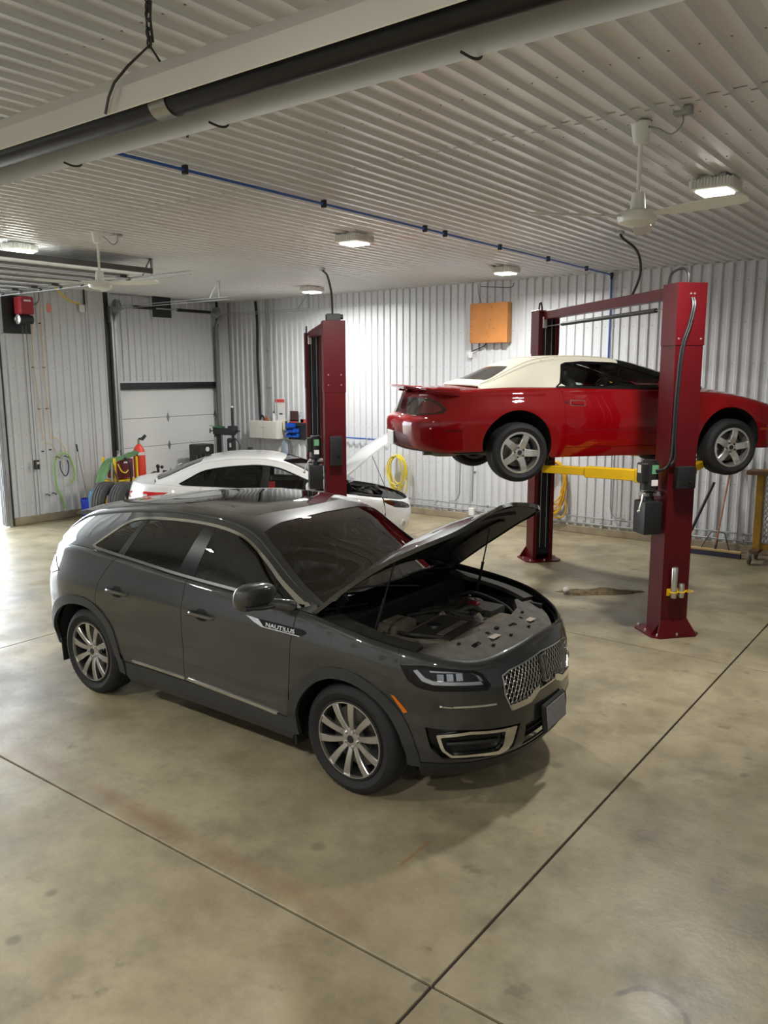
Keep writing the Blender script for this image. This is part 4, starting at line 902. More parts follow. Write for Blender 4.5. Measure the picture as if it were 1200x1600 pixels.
rs = fe + [(x, -y) for x, y in fe[::-1]] + [(1.80, -.64), (1.90, -.50), (1.95, -.3), (1.96, 0), (1.95, .3), (1.90, .50), (1.80, .64)]
holes_ = [rnd([(2.02, y - .05), (2.05, y - .05), (2.05, y + .05), (2.02, y + .05)], .015) for y in (-.32, .18)] + [rnd([(1.99, y - .02), (2.02, y - .02), (2.02, y + .02), (1.99, y + .02)], .01) for y in (-.12, .36)]
DUSTR = mat('dusty_cover', (80, 78, 70), .75, var=.35, vscale=14, bump=.2)
rsp = panel('radiator_cover', H, rs, DUSTR, suv, holes=holes_, off=-.080, depth=.05, ctr=(.6, .9), grid=.05)
for (x, y, r) in ((2.08, -.22, .012), (2.08, .02, .012), (2.08, .28, .012), (1.94, -.42, .012), (1.94, .45, .012), (1.98, 0, .018)):
    q = H(np.array([x]), np.array([y]))[0]; MB().cyl((x, y, q[2] - .081), (x, y, q[2] - .073), r, n=12).build('push_clip', DARK, rsp)
for (x, y, w, l) in ((2.03, -.12, .05, .10), (2.03, .40, .05, .09)):
    q = H(np.array([x]), np.array([y]))[0]; MB().box((x, y, q[2] - .078), (w, l, .003)).build('paper_label', mat('paper_label', (178, 170, 150), .7), rsp)
MB().box((2.0, .05, .945), (.06, .34, .03), bev=.008).build('cover_step', DUSTR, rsp)
mb = MB().box((1.645, -.12, .885), (.42, .60, .15), (0, 0, radians(4)), .035, 3); ec = mb.build('engine_cover', DUST, suv)
MB().box((1.645, -.12, .963), (.32, .48, .012), (0, 0, radians(4)), .004).build('cover_plate', DUSTD, ec)
MB().box((1.70, -.12, .972), (.05, .36, .010), (0, 0, radians(4)), .003).build('cover_bar', DUST, ec)
MB().lathe([(0, .985), (.045, .985), (.055, .96)], 20, 'z', (1.58, -.16, 0)).build('oil_cap', SATIN, ec)
MB().box((1.36, -.30, .93), (.17, .26, .16), bev=.03, seg=2).box((1.36, -.30, 1.012), (.12, .18, .012), bev=.004).build('air_box', DUST, suv)
MB().tube([(1.34, -.16, .93), (1.38, -.05, .95), (1.40, .06, .94), (1.40, .20, .92)], .036, 12, sub=5).build('intake_hose', DUSTD, suv)
MB().box((1.56, -.56, .92), (.24, .17, .13), bev=.035, seg=2).cyl((1.50, -.58, .98), (1.50, -.58, 1.0), .03, n=14).build('coolant_tank', DUSTL, suv)
MB().box((1.76, -.50, .91), (.14, .20, .07), bev=.03, seg=2).build('washer_tank', DUSTL, suv)
MB().box((1.40, .36, .93), (.20, .26, .15), bev=.02, seg=2).cyl((1.40, .34, 1.0), (1.40, .34, 1.025), .032, n=14).build('fluid_reservoir', DUSTD, suv)
MB().box((1.62, .44, .91), (.26, .22, .16), bev=.02, seg=2).build('battery', DUSTD, suv); MB().box((1.56, .40, 1.0), (.09, .06, .035), bev=.01).build('battery_terminal_cap', mat('terminal_red', (110, 24, 26), .6), suv)
MB().box((1.82, .22, .92), (.12, .46, .08), bev=.025, seg=2).build('intake_duct', DUST, suv)
for pts, r in (([(1.3, -.1, .98), (1.42, .06, 1.0), (1.48, .22, .97), (1.6, .28, .96)], .014), ([(1.28, .1, .96), (1.4, .2, .99), (1.55, .22, .95), (1.78, .3, .93)], .018), ([(1.46, -.42, .97), (1.6, -.45, .99), (1.76, -.30, .96), (1.86, -.1, .93)], .013), ([(1.3, .55, .98), (1.45, .60, 1.02), (1.7, .58, .98), (1.84, .5, .95)], .012), ([(1.5, .24, .95), (1.6, .31, 1.0), (1.7, .30, .98)], .02)):
    MB().tube(pts, r, 8, sub=5).build('hose', DUSTD, suv)
for (x, y, z) in ((1.46, .22, .95), (1.5, .28, .94), (1.47, .12, .95), (1.7, .24, .95), (1.52, .32, .93)): MB().box((x, y, z), (.07, .05, .05), (random.random(), random.random(), random.random()), .01).build('connector', DUSTL if random.random() < .5 else DUSTD, suv)
# cowl and wipers
cw = [(1.10 + .17*(1 - (y/.78)**2) - .02, y) for y in np.linspace(-.76, .76, 15)] + [(1.27 + .05*(1 - (y/.78)**2), y) for y in np.linspace(.76, -.76, 15)]
panel('cowl', H, cw, SATIN, suv, off=-.055, depth=.03, ctr=(.6, .9), grid=.06)
MB().box2((1.20, -.74, 1.02), (1.23, .74, 1.075), .008).build('cowl_seal', SATIN, suv)
for y0, y1 in ((.55, -.05), (-.05, -.62)):
    a = T(np.array([1.10]), np.array([y0*.8]))[0]; b_ = T(np.array([1.0]), np.array([y1*.8]))[0]
    MB().tube([tuple(a + np.array([.03, 0, .02])), tuple((a + b_)/2 + np.array([.0, 0, .035])), tuple(b_ + np.array([0, 0, .02]))], .007, 6, sub=4).build('wiper', SATIN, suv)
# ---------------------------------------------------------------- red convertible on the right lift
RP = mat('red_paint', (122, 0, 8), .5, 0., coat=1.0, spec=.05); CLOTH = mat('cream_canvas', (208, 203, 186), .85, var=.06, vscale=2, bump=.15, bscale=220)
YAWR = radians(48.6); LIFT_Z = 1.59
red = thing('convertible_car', 'red convertible coupe with a cream soft top raised on the lift', 'car', (-3.929, 9.460, LIFT_Z), YAWR)
B, G, T, H, D = RED_B, RED_G, RED_T, RED_H, RED_D
bm_ = lambda x: float(B.bmax(x)); top = lambda a, b, n=14: [(x, bm_(x)) for x in np.linspace(a, b, n)]; ms = lambda L: [(2*B.sr - s, b) for s, b in L]; msf = lambda L: [(2*B.sc - s, b) for s, b in L]
AX, FX, ZA, AR = -1.315, 1.225, .33, .385
aR = arc(AX, ZA, AR, 170, 10, 26); aF = arc(FX, ZA, AR, 172, 8, 26)
door_r = [(-.82, bm_(-.82)), (-.785, .84), (-.775, .5), (-.77, .30)]; door_f = [(.70, bm_(.70)), (.72, .75), (.70, .5), (.64, .30)]
lamp = [(-2.085, .725), (-2.12, .685), (-2.40, .655), (-2.9, .675), (-3.05, .70), (-3.05, .835), (-2.7, .845), (-2.3, .835), (-2.17, .79)]
for sg in (False, True):
    rdoor = panel('door', B, top(-.82, .70) + door_f[1:] + door_r[::-1][:-1], RP, red, mir=sg, gap=.003)
    panel('front_fender', B, top(.70, 1.62) + [(1.62, .36)] + [p for p in arc(FX, ZA, AR, 3, 172, 26)] + [(.84, .24), (.66, .24)] + door_f[::-1][:-1], RP, red, mir=sg, gap=.002)
    lp = [(s if s > -9 else s, b) for s, b in lamp]
    qp = top(-2.0, -.82) + door_r[1:] + [(-.77, .21), (-.935, .21)] + arc(AX, ZA, AR, -14, 188, 30) + [(-2.0, .27), (-2.0, .70), (-2.04, .72), (-2.0, .80)]
    panel('rear_quarter', B, qp, RP, red, mir=sg)
    panel('rocker', B, [(-.77, .30), (.64, .30), (.66, .24), (.83, .24), (.80, .19), (-.92, .19), (-.935, .215), (-.77, .215)], RP, red, mir=sg, gap=.002)
    panel('side_crease_shade', B, [(-.76, .492), (.68, .485), (.68, .478), (-.76, .485)], mat('crease_shade_red', (110, 6, 14), .4), rdoor, mir=sg, off=.001, depth=0)  # crease shade painted as a thin darker red strip
    tl = panel('tail_lamp', B, lamp, mat('smoked_lens', (20, 10, 12), .14, coat=1.), red, mir=sg, off=.004, depth=.02, grid=.03)
    panel('reflector_panel', B, [(-2.13, .72), (-2.17, .69), (-2.42, .67), (-2.42, .80), (-2.30, .82), (-2.18, .77)], mat('smoked_red', (96, 14, 22), .15, coat=.8), tl, mir=sg, off=.0055, depth=0, grid=.03)
    panel('clear_lens', B, [(-2.45, .675), (-2.62, .672), (-2.64, .80), (-2.47, .815)], mat('smoked_clear', (96, 84, 80), .12, .3), tl, mir=sg, off=.0055, depth=0, grid=.03)
    panel('side_marker', B, [(-2.04, .515), (-1.89, .515), (-1.89, .49), (-2.04, .49)], mat('marker_red', (90, 8, 14), .2), red, mir=sg, off=.003)
    panel('side_marker', B, [(1.62, .475), (1.74, .475), (1.74, .45), (1.62, .45)], mat('marker_amber_dark', (150, 50, 20), .2), red, mir=sg, off=.003)
    # cabin side: canvas quarter, door glass
    xf_ = list(np.linspace(-1.70, -.70, 16)); fab = [(x, float(G.zb(x)) + .003) for x in xf_] + [(-.80, 1.0), (-.72, 1.20), (-.66, 1.222), (-.45, 1.235), (-.10, 1.222), (-.02, 1.21)] + [(x, float(RED_zr(x))) for x in np.linspace(-.02, -1.70, 20)]
    panel('soft_top_side', G, fab, CLOTH, red, mir=sg, grid=.05)
    win = [(-.86, float(G.zb(-.86)) + .004)] + [(x, float(G.zb(x)) + .004) for x in np.linspace(-.6, .80, 8)] + [(.78, .955), (.5, 1.05), (.25, 1.13), (-.02, 1.21), (-.10, 1.222), (-.45, 1.235), (-.66, 1.222), (-.72, 1.20), (-.80, 1.0)]
    panel('window_seal', G, win, TRIMB, rdoor, holes=[shrink(win, .02)], mir=sg, off=.002)
    panel('door_window', G, shrink(win, .018), glass('clear_tint', (.74, .79, .77), 1.5), rdoor, mir=sg, off=-.004, depth=0, grid=.06)
    panel('windscreen_pillar', G, [(-.02, 1.21), (.25, 1.135), (.5, 1.055), (.80, .955), (.90, .94), (.75, float(RED_zr(.75))), (.5, float(RED_zr(.5))), (.25, float(RED_zr(.25))), (-.02, float(RED_zr(-.02)))], TRIMB, red, mir=sg, off=.001)
    panel('belt_molding', G, [(x, float(G.zb(x)) - .004) for x in np.linspace(-.84, .80, 12)] + [(x, float(G.zb(x)) + .012) for x in np.linspace(.80, -.84, 12)], TRIMB, rdoor, mir=sg, off=.006)
    s_ = -1 if sg else 1
    yy = float(B(-.62, .785)[1]); panel('door_handle', B, rnd([(-.70, .765), (-.55, .760), (-.55, .80), (-.70, .805)], .012), RP, rdoor, mir=sg, off=.010, depth=.012, grid=.03)
    panel('handle_recess_shade', B, rnd([(-.715, .752), (-.535, .748), (-.535, .812), (-.715, .817)], .012), mat('recess_shade_red', (74, 4, 10), .4), rdoor, mir=sg, off=.001, depth=0, grid=.03)  # shade around the handle painted as a darker red patch
    MB().cyl((-.755, s_*(yy - .01), .79), (-.755, s_*(yy + .004), .79), .014, n=14).build('door_lock', SATIN, rdoor)
    mb = MB(); mb.sphere((.40, s_*.96, .985), (.10, .10, .065), 20, 12, .75); mr = mb.build('door_mirror', RP, red, ang=60)
    MB().tube([(.46, s_*.82, .93), (.44, s_*.88, .95), (.42, s_*.93, .97)], .03, 10).build('mirror_foot', RP, mr)
    arch_liner(red, B, FX, ZA, AR + .004, .5) if sg else arch_liner(red, B, AX, ZA, AR + .004, .5)
    panel('vent_slot', B, [(.52, .62), (.62, .62), (.62, .60), (.54, .60)], DARK, rdoor, mir=sg, off=.002, depth=0)
# rear cover: bumper and panel between the lamps
rec = [(-2.42, .31), (-2.45, .44), (-2.62, .475), (-2.9, .475), (2*B.sr + 2.62, .475), (2*B.sr + 2.45, .44), (2*B.sr + 2.42, .31)]
rb = [(-2.0, .25), (-2.0, .70), (-2.04, .72), (-2.0, .80)] + [(x, bm_(x)) for x in np.linspace(-2.0, 2*B.sr + 2.0, 30)] + [(2*B.sr + 2.0, .80), (2*B.sr + 2.04, .72), (2*B.sr + 2.0, .70), (2*B.sr + 2.0, .25), (2*B.sr + 2.4, .295), (-2.4, .295)]
panel('rear_bumper', B, rb, RP, red, holes=[lamp, ms(lamp)[::-1]], gap=0, grid=.045)
panel('plate_recess_shade', B, rec, mat('recess_shade_red', (74, 4, 10), .4), red, off=.002, depth=0)  # recess shade behind the plate painted in darker red
pw = panel('plate_panel', B, [(-2.50, .32), (-2.53, .43), (-2.72, .45), (-2.74, .33)], RP, red, off=.012, depth=.012)
MB().box((-2.525, 0, .385), (.012, .31, .155), bev=.004).build('number_plate', mat('white_plate', (206, 206, 204), .5, var=.12, vscale=30), red)
panel('lower_edge', B, [(-1.72, .262), (-2.0, .25), (-2.4, .294), (2*B.sr + 2.4, .294), (2*B.sr + 2.0, .25), (2*B.sr + 1.72, .262), (2*B.sr + 1.74, .24), (2*B.sr + 2.4, .265), (-2.4, .265), (-1.74, .24)], SATIN, red, off=-.004)
# front nose
fb = [(1.62, .24)] + [(1.62, .36)] + [(x, bm_(x)) for x in np.linspace(1.62, 2*B.sc - 1.62, 50)] + [(2*B.sc - 1.62, .24), (B.sc, .20)]
panel('front_bumper', B, fb, RP, red, gap=.002, grid=.05)
panel('nose_intake', B, [(2.45, .27), (2.47, .38), (2.72, .38), (2.72, .27)], DARK, red, off=.002, depth=0); panel('nose_intake', B, [(2.88, .27), (2.88, .38), (3.13, .38), (3.15, .27)], DARK, red, off=.002, depth=0)
# hood, rear deck, spoiler
ed = [(float(p[0]) - .003, float(p[1]) - .003) for p in H.edge if p[0] > .80 and p[1] > .01][::6]
panel('hood', H, ed + [(x, -y) for x, y in ed[::-1]] + [(.80 + .38*(1 - (y/.76)**2), y) for y in np.linspace(-.74, .74, 13)], RP, red, grid=.06, ctr=(.6, .6))
ed = [(float(p[0]) + .003, float(p[1]) - .003) for p in D.edge if p[0] < -1.2 and p[1] > .01][::6]; ed = sorted(ed)
panel('boot_lid', D, ed + [(-1.45 - .2*(1 - (y/.76)**2), y) for y in np.linspace(.74, -.74, 13)] + [(x, -y) for x, y in ed[::-1]], RP, red, grid=.06, ctr=(.6, .6))
pr = [(-2.22, .925), (-2.38, .955), (-2.49, .975), (-2.505, .965), (-2.46, .945), (-2.36, .92), (-2.25, .90)]; mb = MB(); ys_ = np.linspace(-.80, .80, 17)
for y in ys_:
    k = abs(y)/.80; dx = .26*k**2.6; dz = -.035*k**3; sh = 1 - .55*k**6
    mb.add([(-2.36 + (x + 2.36)*sh + dx, y, .93 + (z - .93)*sh + dz + .012) for x, z in pr], [])
n = len(pr); mb.f = [(k*n + j, k*n + (j+1) % n, (k+1)*n + (j+1) % n, (k+1)*n + j) for k in range(16) for j in range(n)] + [tuple(range(n)), tuple(16*n + j for j in range(n))]
mb.build('rear_spoiler', RP, red, ang=60)
for sg in (1, -1): MB().tube([(-1.95, sg*.80, .90), (-2.12, sg*.78, .915), (-2.28, sg*.70, .93)], [.05, .045, .03], 10, sub=4).build('spoiler_end', RP, red, ang=60)
# soft top and glass
ws = [(.90, -.72), (.91, 0), (.90, .72), (.4, .66), (-.05, .62), (-.08, 0), (-.05, -.62), (.4, -.66)]
rw = rnd([(-1.22, -.43), (-1.22, .43), (-1.30, .52), (-1.50, .62), (-1.56, .60), (-1.56, -.60), (-1.50, -.62), (-1.30, -.52)], .04)
e1 = [(x, .999) for x in np.linspace(-.02, -1.71, 24)]
panel('soft_top', T, [(-.05, 0)] + e1 + [(x, -t) for x, t in e1[::-1]], CLOTH, red, holes=[rw], grid=.05, ctr=(.6, .8))
panel('rear_window', T, rw, mat('rear_pane', (42, 42, 42), .15, coat=.6), red, off=-.003, depth=0, ctr=(.6, .8))
e2 = [(x, .999) for x in np.linspace(.91, -.015, 12)]
panel('windscreen_frame', T, e2 + [(x, -t) for x, t in e2[::-1]], TRIMB, red, holes=[ws], grid=.05, ctr=(.6, .8))
panel('windscreen', T, ws, glass('clear_tint', (.74, .79, .77), 1.5), red, off=-.003, depth=0, ctr=(.6, .8), grid=.07)
SEAM = mat('canvas_seam', (170, 164, 146), .9)
for sg in (1, -1):
    rib_line('canvas_seam', T, [(-1.66, sg*.80), (-1.4, sg*.70), (-1.1, sg*.62), (-.9, sg*.60), (-.5, sg*.60), (-.05, sg*.60)], .0035, SEAM, red, off=.001)
rib_line('canvas_seam', T, [(-.93, -.98), (-.92, -.6), (-.90, 0), (-.92, .6), (-.93, .98)], .0035, SEAM, red, off=.001)
# cabin and underside
for sg in (False, True): panel('gap_dark_shell', B, [(-.95, .25), (-.95, .85), (.68, .85), (.80, .25)], DARK, red, mir=sg, off=-.03, depth=0, grid=.12)  # unseen black shell added so the door gaps stay dark
MB().box2((-.95, -.80, .20), (.85, .80, .26), .02).box2((-2.2, -.5, .24), (-.9, .5, .34), .03).box2((.8, -.5, .20), (2.0, .5, .34), .03).build('underbody', mat('underbody_grey', (34, 32, 31), .8), red)
MB().cyl((-2.2, -.25, .22), (.9, -.15, .18), .035, n=10).build('exhaust_pipe', mat('exhaust_steel', (96, 88, 80), .5, .8), red); MB().sphere((-1.95, 0, .26), (.18, .45, .10), 18, 10, .6).build('silencer', mat('exhaust_steel', (96, 88, 80), .5, .8), red)
MB().cyl((-1.284, -.75, .25), (-1.284, .75, .25), .05, n=12).sphere((-1.284, 0, .25), (.14, .14, .14), 14, 10).build('rear_axle', SATIN, red)
seats(red, [(-.30, .36), (-.30, -.36)], SEAT, z=.42, hh=.60); MB().sphere((.55, 0, .86), (.26, .70, .10), 24, 10, .6).build('dashboard', SATIN, red); steering_wheel(red, .22, .36, .88)
MB().box((.20, 0, 1.17), (.03, .20, .055), bev=.012).build('interior_mirror', SATIN, red)
make_wheels(red, [(1.284, -.79, .255), (1.284, .79, .255), (-1.284, -.79, .255), (-1.284, .79, .255)], .325, .215, .26, 'star')
# ---------------------------------------------------------------- white sedan behind, hood up
WP = mat('white_paint', (214, 215, 214), .28, 0., coat=.9)
foc = thing('sedan_car', 'white sedan with its hood propped up between the left lift posts', 'car', (-9.25, 9.30, 0), radians(41.5))
B, G, T, H, D = FOC_B, FOC_G, FOC_T, FOC_H, FOC_D
bm_ = lambda x: float(B.bmax(x)); top = lambda a, b, n=12: [(x, bm_(x)) for x in np.linspace(a, b, n)]; ms = lambda L: [(2*B.sr - s, b) for s, b in L]; msf = lambda L: [(2*B.sc - s, b) for s, b in L]
ZA, AR = .33, .375
sF = [(.98, bm_(.98)), (.97, .7), (.93, .42), (.90, .26)]; sM = [(-.07, bm_(-.07)), (-.10, .7), (-.10, .26)]; sR = [(-1.02, bm_(-1.02)), (-1.08, .85), (-1.03, .62)]
hlp = [(1.70, .785), (1.78, .72), (1.90, .655), (2.22, .59), (2.32, .60), (2.27, .645), (2.06, .725), (1.86, .775)]
tlp = [(-1.50, .955), (-1.62, .90), (-2.0, .845), (-2.45, .835), (-2.45, .90), (-2.02, .965)]
for sg in (False, True):
    fd = panel('front_door', B, top(-.07, .98) + sF[1:] + sM[::-1][:-1], WP, foc, mir=sg, gap=.003, grid=.06)
    rd = panel('rear_door', B, top(-1.02, -.07) + sM[1:] + [(-.93, .26)] + arc(-1.325, ZA, AR, 8, 50, 8) + sR[::-1][:-1], WP, foc, mir=sg, gap=.003, grid=.06)
    panel('front_fender', B, top(.98, 1.72) + [(1.72, .60)] + [(B.s_of_x(x, z), z) for x, z in arc(1.325, ZA, AR, 12, 174, 24)] + [(.92, .26)] + sF[::-1][:-1], WP, foc, mir=sg, gap=.002)
    panel('rear_quarter', B, top(-1.95, -1.02) + sR[1:] + arc(-1.325, ZA, AR, 52, 176, 20) + [(-1.95, .35)], WP, foc, mir=sg, holes=[[(-1.50, .955), (-1.62, .90), (-1.92, .852), (-1.92, .962)]], gap=.002)
    panel('tail_lamp', B, tlp, mat('tail_lamp_bright_red', (190, 30, 40), .12, coat=1.), foc, mir=sg, off=.004)
    panel('reverse_lens', B, [(-1.80, .885), (-2.0, .86), (-2.2, .862), (-2.2, .905), (-2.0, .925), (-1.80, .925)], mat('clear_reflector', (205, 200, 194), .15, .4), foc, mir=sg, off=.006, depth=0)
    panel('rocker', B, [(-.93, .26), (.90, .26), (.92, .18), (-.95, .18)], WP, foc, mir=sg, gap=.002)
    hl = panel('headlight', B, hlp, mat('lamp_silver', (180, 182, 186), .2, .8), foc, mir=not sg, off=-.04, depth=0, grid=.04)
    panel('headlight_lens', B, hlp, GL_LENS, hl, mir=not sg, off=.002, depth=.04, grid=.04)
    panel('indicator', B, [(1.72, .778), (1.80, .715), (1.88, .672), (1.93, .70), (1.86, .768)], mat('amber_lens', (196, 104, 20), .2), hl, mir=not sg, off=-.004, depth=.01, grid=.03)
    q = B(2.10, .60); MB().sphere((float(q[0]) - .07, (1 if not sg else -1)*(float(q[1]) - .03), .66), .05, 14, 10).build('projector', CHROME, hl)
    fg = arc(2.06, .36, .075, 0, 360, 20)[:-1]; panel('fog_surround', B, fg, WP, foc, mir=not sg, off=.006, depth=.02, grid=.03)
    panel('fog_lamp', B, arc(2.06, .36, .045, 0, 360, 16)[:-1], mat('lamp_silver', (180, 182, 186), .2, .8), foc, mir=not sg, off=.008, depth=0, grid=.03)
    arch_liner(foc, B, 1.325 if sg else -1.325, ZA, AR + .004, .5)
    # side glass
    xs_ = list(np.linspace(-1.72, .98, 40)); frame_ = [(x, float(G.zb(x)) + .002) for x in xs_] + [(x, float(FOC_zr(x))) for x in xs_[::-1]]
    dt = curve([(-1.36, 1.075), (-1.18, 1.17), (-1.0, 1.255), (-.75, 1.30), (-.45, 1.325), (-.15, 1.33), (.12, 1.29), (.32, 1.215), (.55, 1.115), (.80, 1.005)], 5); db = [(x, float(G.zb(x)) + .012) for x in np.linspace(.82, -1.30, 16)]; dlo = dt + db
    panel('side_frame', G, frame_, WP, foc, holes=[dlo], mir=sg, grid=.06); inn = shrink(dlo, .016)
    panel('window_trim', G, dlo, TRIMB, foc, holes=[inn], mir=sg, off=.002)
    zt_ = lambda x: float(np.interp(x, [p[0] for p in inn[:len(dt)]], [p[1] for p in inn[:len(dt)]])); zb_ = lambda x: float(G.zb(x)) + .03
    wp = lambda a, b, n=10: [(x, zb_(x)) for x in np.linspace(a[0], b[0], n)] + [(x, zt_(x)) for x in np.linspace(b[1], a[1], n)]
    gl = glass('clear_tint', (.74, .79, .77), 1.5); gd = glass('sedan_tint', (.22, .25, .25), 1.5)
    panel('front_window', G, wp((-.02, .0), (.76, .74)), gl, fd, mir=sg, off=-.004, depth=0, grid=.06)
    panel('pillar_trim', G, wp((-.14, -.10), (-.02, .0), 3), TRIMB, foc, mir=sg, off=-.001)
    panel('rear_window', G, wp((-.86, -.78), (-.14, -.10)), gd, rd, mir=sg, off=-.004, depth=0, grid=.06)
    panel('pillar_trim', G, wp((-.99, -.86), (-.86, -.78), 3), TRIMB, foc, mir=sg, off=-.001)
    panel('quarter_window', G, [(-1.29, zb_(-1.29))] + wp((-1.2, -1.27), (-.99, -.86)), gd, foc, mir=sg, off=-.004, depth=0, grid=.06)
    s_ = -1 if sg else 1
    mb = MB(); mb.sphere((.62, s_*1.0, 1.03), (.08, .11, .07), 18, 12, .75); mr = mb.build('door_mirror', WP, foc, ang=60); MB().tube([(.70, s_*.86, .98), (.66, s_*.92, 1.0)], .03, 8).build('mirror_foot', SATIN, mr)
    for par, hx in ((rd, -.86), (fd, .05)): yy = float(B(hx, .86)[1]); MB().tube([(hx - .09, s_*(yy - .004), .86), (hx - .07, s_*(yy + .02), .862), (hx + .07, s_*(yy + .02), .862), (hx + .09, s_*(yy - .004), .86)], .012, 8).build('door_handle', WP, par)
gr = [(2.42, .30), (2.50, .50), (2.62, .52), (2*B.sc - 2.50, .50), (2*B.sc - 2.42, .30)]
fb = [(1.72, .22), (1.72, .60)] + [(1.72, bm_(1.72))] + [(x, bm_(x)) for x in np.linspace(1.74, 2*B.sc - 1.74, 40)] + [(2*B.sc - 1.72, .60), (2*B.sc - 1.72, .22), (B.sc, .19)]
panel('front_bumper', B, fb, WP, foc, holes=[hlp, msf(hlp)[::-1], gr], gap=.002, grid=.045)
panel('grille', B, gr, DARK, foc, off=-.03, depth=0)
for z in (.34, .39, .44, .49): rib_line('grille_bar', B, [(2.44, z), (2.62, z), (2.9, z)], .008, SATIN, foc, off=-.01)
panel('rear_bumper', B, [(-1.95, .28), (-1.95, .62), (2*B.sr + 1.95, .62), (2*B.sr + 1.95, .28)], WP, foc, gap=.002, grid=.06)
panel('boot_face', B, [(-1.95, .625), (2*B.sr + 1.95, .625)] + [(x, bm_(x)) for x in np.linspace(2*B.sr + 1.95, -1.95, 20)], WP, foc, gap=.002, grid=.06)
ed = sorted([(float(p[0]) + .003, float(p[1]) - .003) for p in D.edge if p[0] < -1.4 and p[1] > .01][::6])
panel('boot_lid', D, ed + [(-1.72 - .1*(1 - (y/.7)**2), y) for y in np.linspace(.70, -.70, 11)] + [(x, -y) for x, y in ed[::-1]], WP, foc, grid=.07, ctr=(.6, .7))
ws = [(.96, -.72), (.97, 0), (.96, .72), (.5, .68), (.18, .64), (.13, 0), (.18, -.64), (.5, -.68)]; rg = [(-1.05, -.60), (-1.02, 0), (-1.05, .60), (-1.4, .70), (-1.68, .74), (-1.70, 0), (-1.68, -.74), (-1.4, -.70)]
e1 = [(x, .999) for x in np.linspace(.98, -1.72, 36)]
panel('roof', T, e1 + [(x, -t) for x, t in e1[::-1]], WP, foc, holes=[ws, rg], grid=.06, ctr=(.6, .8))
panel('windscreen', T, ws, GL_WS, foc, off=-.003, depth=0, ctr=(.6, .8), grid=.07); panel('rear_glass', T, rg, glass('sedan_rear', (.30, .33, .32), 1.5), foc, off=-.003, depth=0, ctr=(.6, .8), grid=.07)
a_ = T(np.array([-1.0]), np.array([0.]))[0]; MB().box((float(a_[0]), 0, float(a_[2]) + .01), (.10, .05, .03), bev=.01).cyl((float(a_[0]), 0, float(a_[2]) + .015), (float(a_[0]) - .28, 0, float(a_[2]) + .24), .004, .002, n=6).build('antenna', SATIN, foc)
# hood
HX, HZ, HA = .86, .95, radians(-47); xfm = Matrix.Rotation(HA, 4, 'Y') @ Matrix.Translation((-HX, 0, -HZ))
ed = [(float(p[0]) - .004, float(p[1]) - .004) for p in H.edge if p[0] > .90 and p[1] > .01][::6]
hp = ed + [(x, -y) for x, y in ed[::-1]] + [(.90 + .22*(1 - (y/.74)**2), y) for y in np.linspace(-.70, .70, 11)]
hood = panel('hood', H, hp, WP, foc, depth=.025, xf=xfm, grid=.06, ctr=(.6, .8)); hood.location = (HX, 0, HZ)
panel('hood_lining', H, shrink(hp, .02), WP, hood, off=-.024, depth=0, xf=xfm, grid=.07, ctr=(.6, .8))
for sg in (1, -1): panel('lining_rib', H, [(1.15, sg*.25), (1.8, sg*.18), (1.8, sg*.26), (1.15, sg*.36)], WP, hood, off=-.04, depth=-.018, xf=xfm, grid=.07, ctr=(.6, .8))
q = H(np.array([1.75]), np.array([.45]))[0]; p1 = Vector((HX, 0, HZ)) + xfm @ Vector((q[0], q[1], q[2] - .025))
MB().cyl((1.85, -.10, .78), p1, .005, n=6).build('prop_rod', SATIN, foc)
# bay
MB().box2((.98, -.74, .35), (1.02, .74, .95)).box2((1.02, -.70, .35), (1.80, -.66, .80)).box2((1.02, .66, .35), (1.80, .70, .80)).box2((1.0, -.7, .33), (1.9, .7, .36)).box2((1.80, -.5, .36), (1.83, .5, .70)).build('engine_bay', mat('bay_black', (16, 16, 16), .8), foc)
fe = [(float(p[0]) - .012, float(p[1]) - .006) for p in H.edge if p[0] > 1.70 and p[1] > .01][::5]
panel('slam_panel', H, fe + [(x, -y) for x, y in fe[::-1]] + [(1.72, -.55), (1.80, 0), (1.72, .55)], SATIN, foc, off=-.05, depth=.04, ctr=(.6, .7), grid=.06)
MB().box((1.38, .05, .72), (.42, .55, .18), bev=.03, seg=2).build('engine_cover', mat('engine_black', (28, 28, 28), .5), foc)
MB().box((1.20, -.42, .76), (.26, .30, .18), bev=.02).build('air_box', SATIN, foc); MB().box((1.12, -.45, .93), (.24, .02, .22), (radians(0), radians(-35), 0), .005).build('cowl_flap', SATIN, foc)
MB().box((1.48, -.48, .72), (.18, .16, .14), bev=.02).build('fuse_box', mat('brass_part', (120, 92, 50), .5, .4), foc); MB().box((1.50, .42, .74), (.24, .18, .16), bev=.02).build('battery', SATIN, foc)
for pts in ([(1.15, -.2, .84), (1.35, -.35, .86), (1.6, -.3, .80)], [(1.1, .1, .86), (1.4, .3, .86), (1.7, .2, .78)], [(1.3, -.5, .84), (1.6, -.5, .80), (1.75, -.3, .76)], [(1.2, .3, .86), (1.5, .1, .85), (1.72, -.1, .77)]): MB().tube(pts, .02, 8, sub=5).build('hose', SATIN, foc)
for k in range(10): MB().box((random.uniform(1.1, 1.7), random.uniform(-.5, .5), random.uniform(.80, .85)), (.08, .06, .06), (random.random(), random.random(), 1), .01).build('engine_part', mat('engine_grey', (104, 102, 96), .5, .5) if k % 2 else SATIN, foc)
for sg in (False, True): panel('gap_dark_shell', B, [(-1.0, .26), (-1.0, .92), (.95, .88), (.92, .26)], DARK, foc, mir=sg, off=-.03, depth=0, grid=.15)  # black shell added behind the doors to darken their gaps
MB().box2((-2.0, -.5, .22), (1.8, .5, .28)).box2((-.93, -.80, .2), (.9, .80, .26)).build('underbody', DARK, foc)
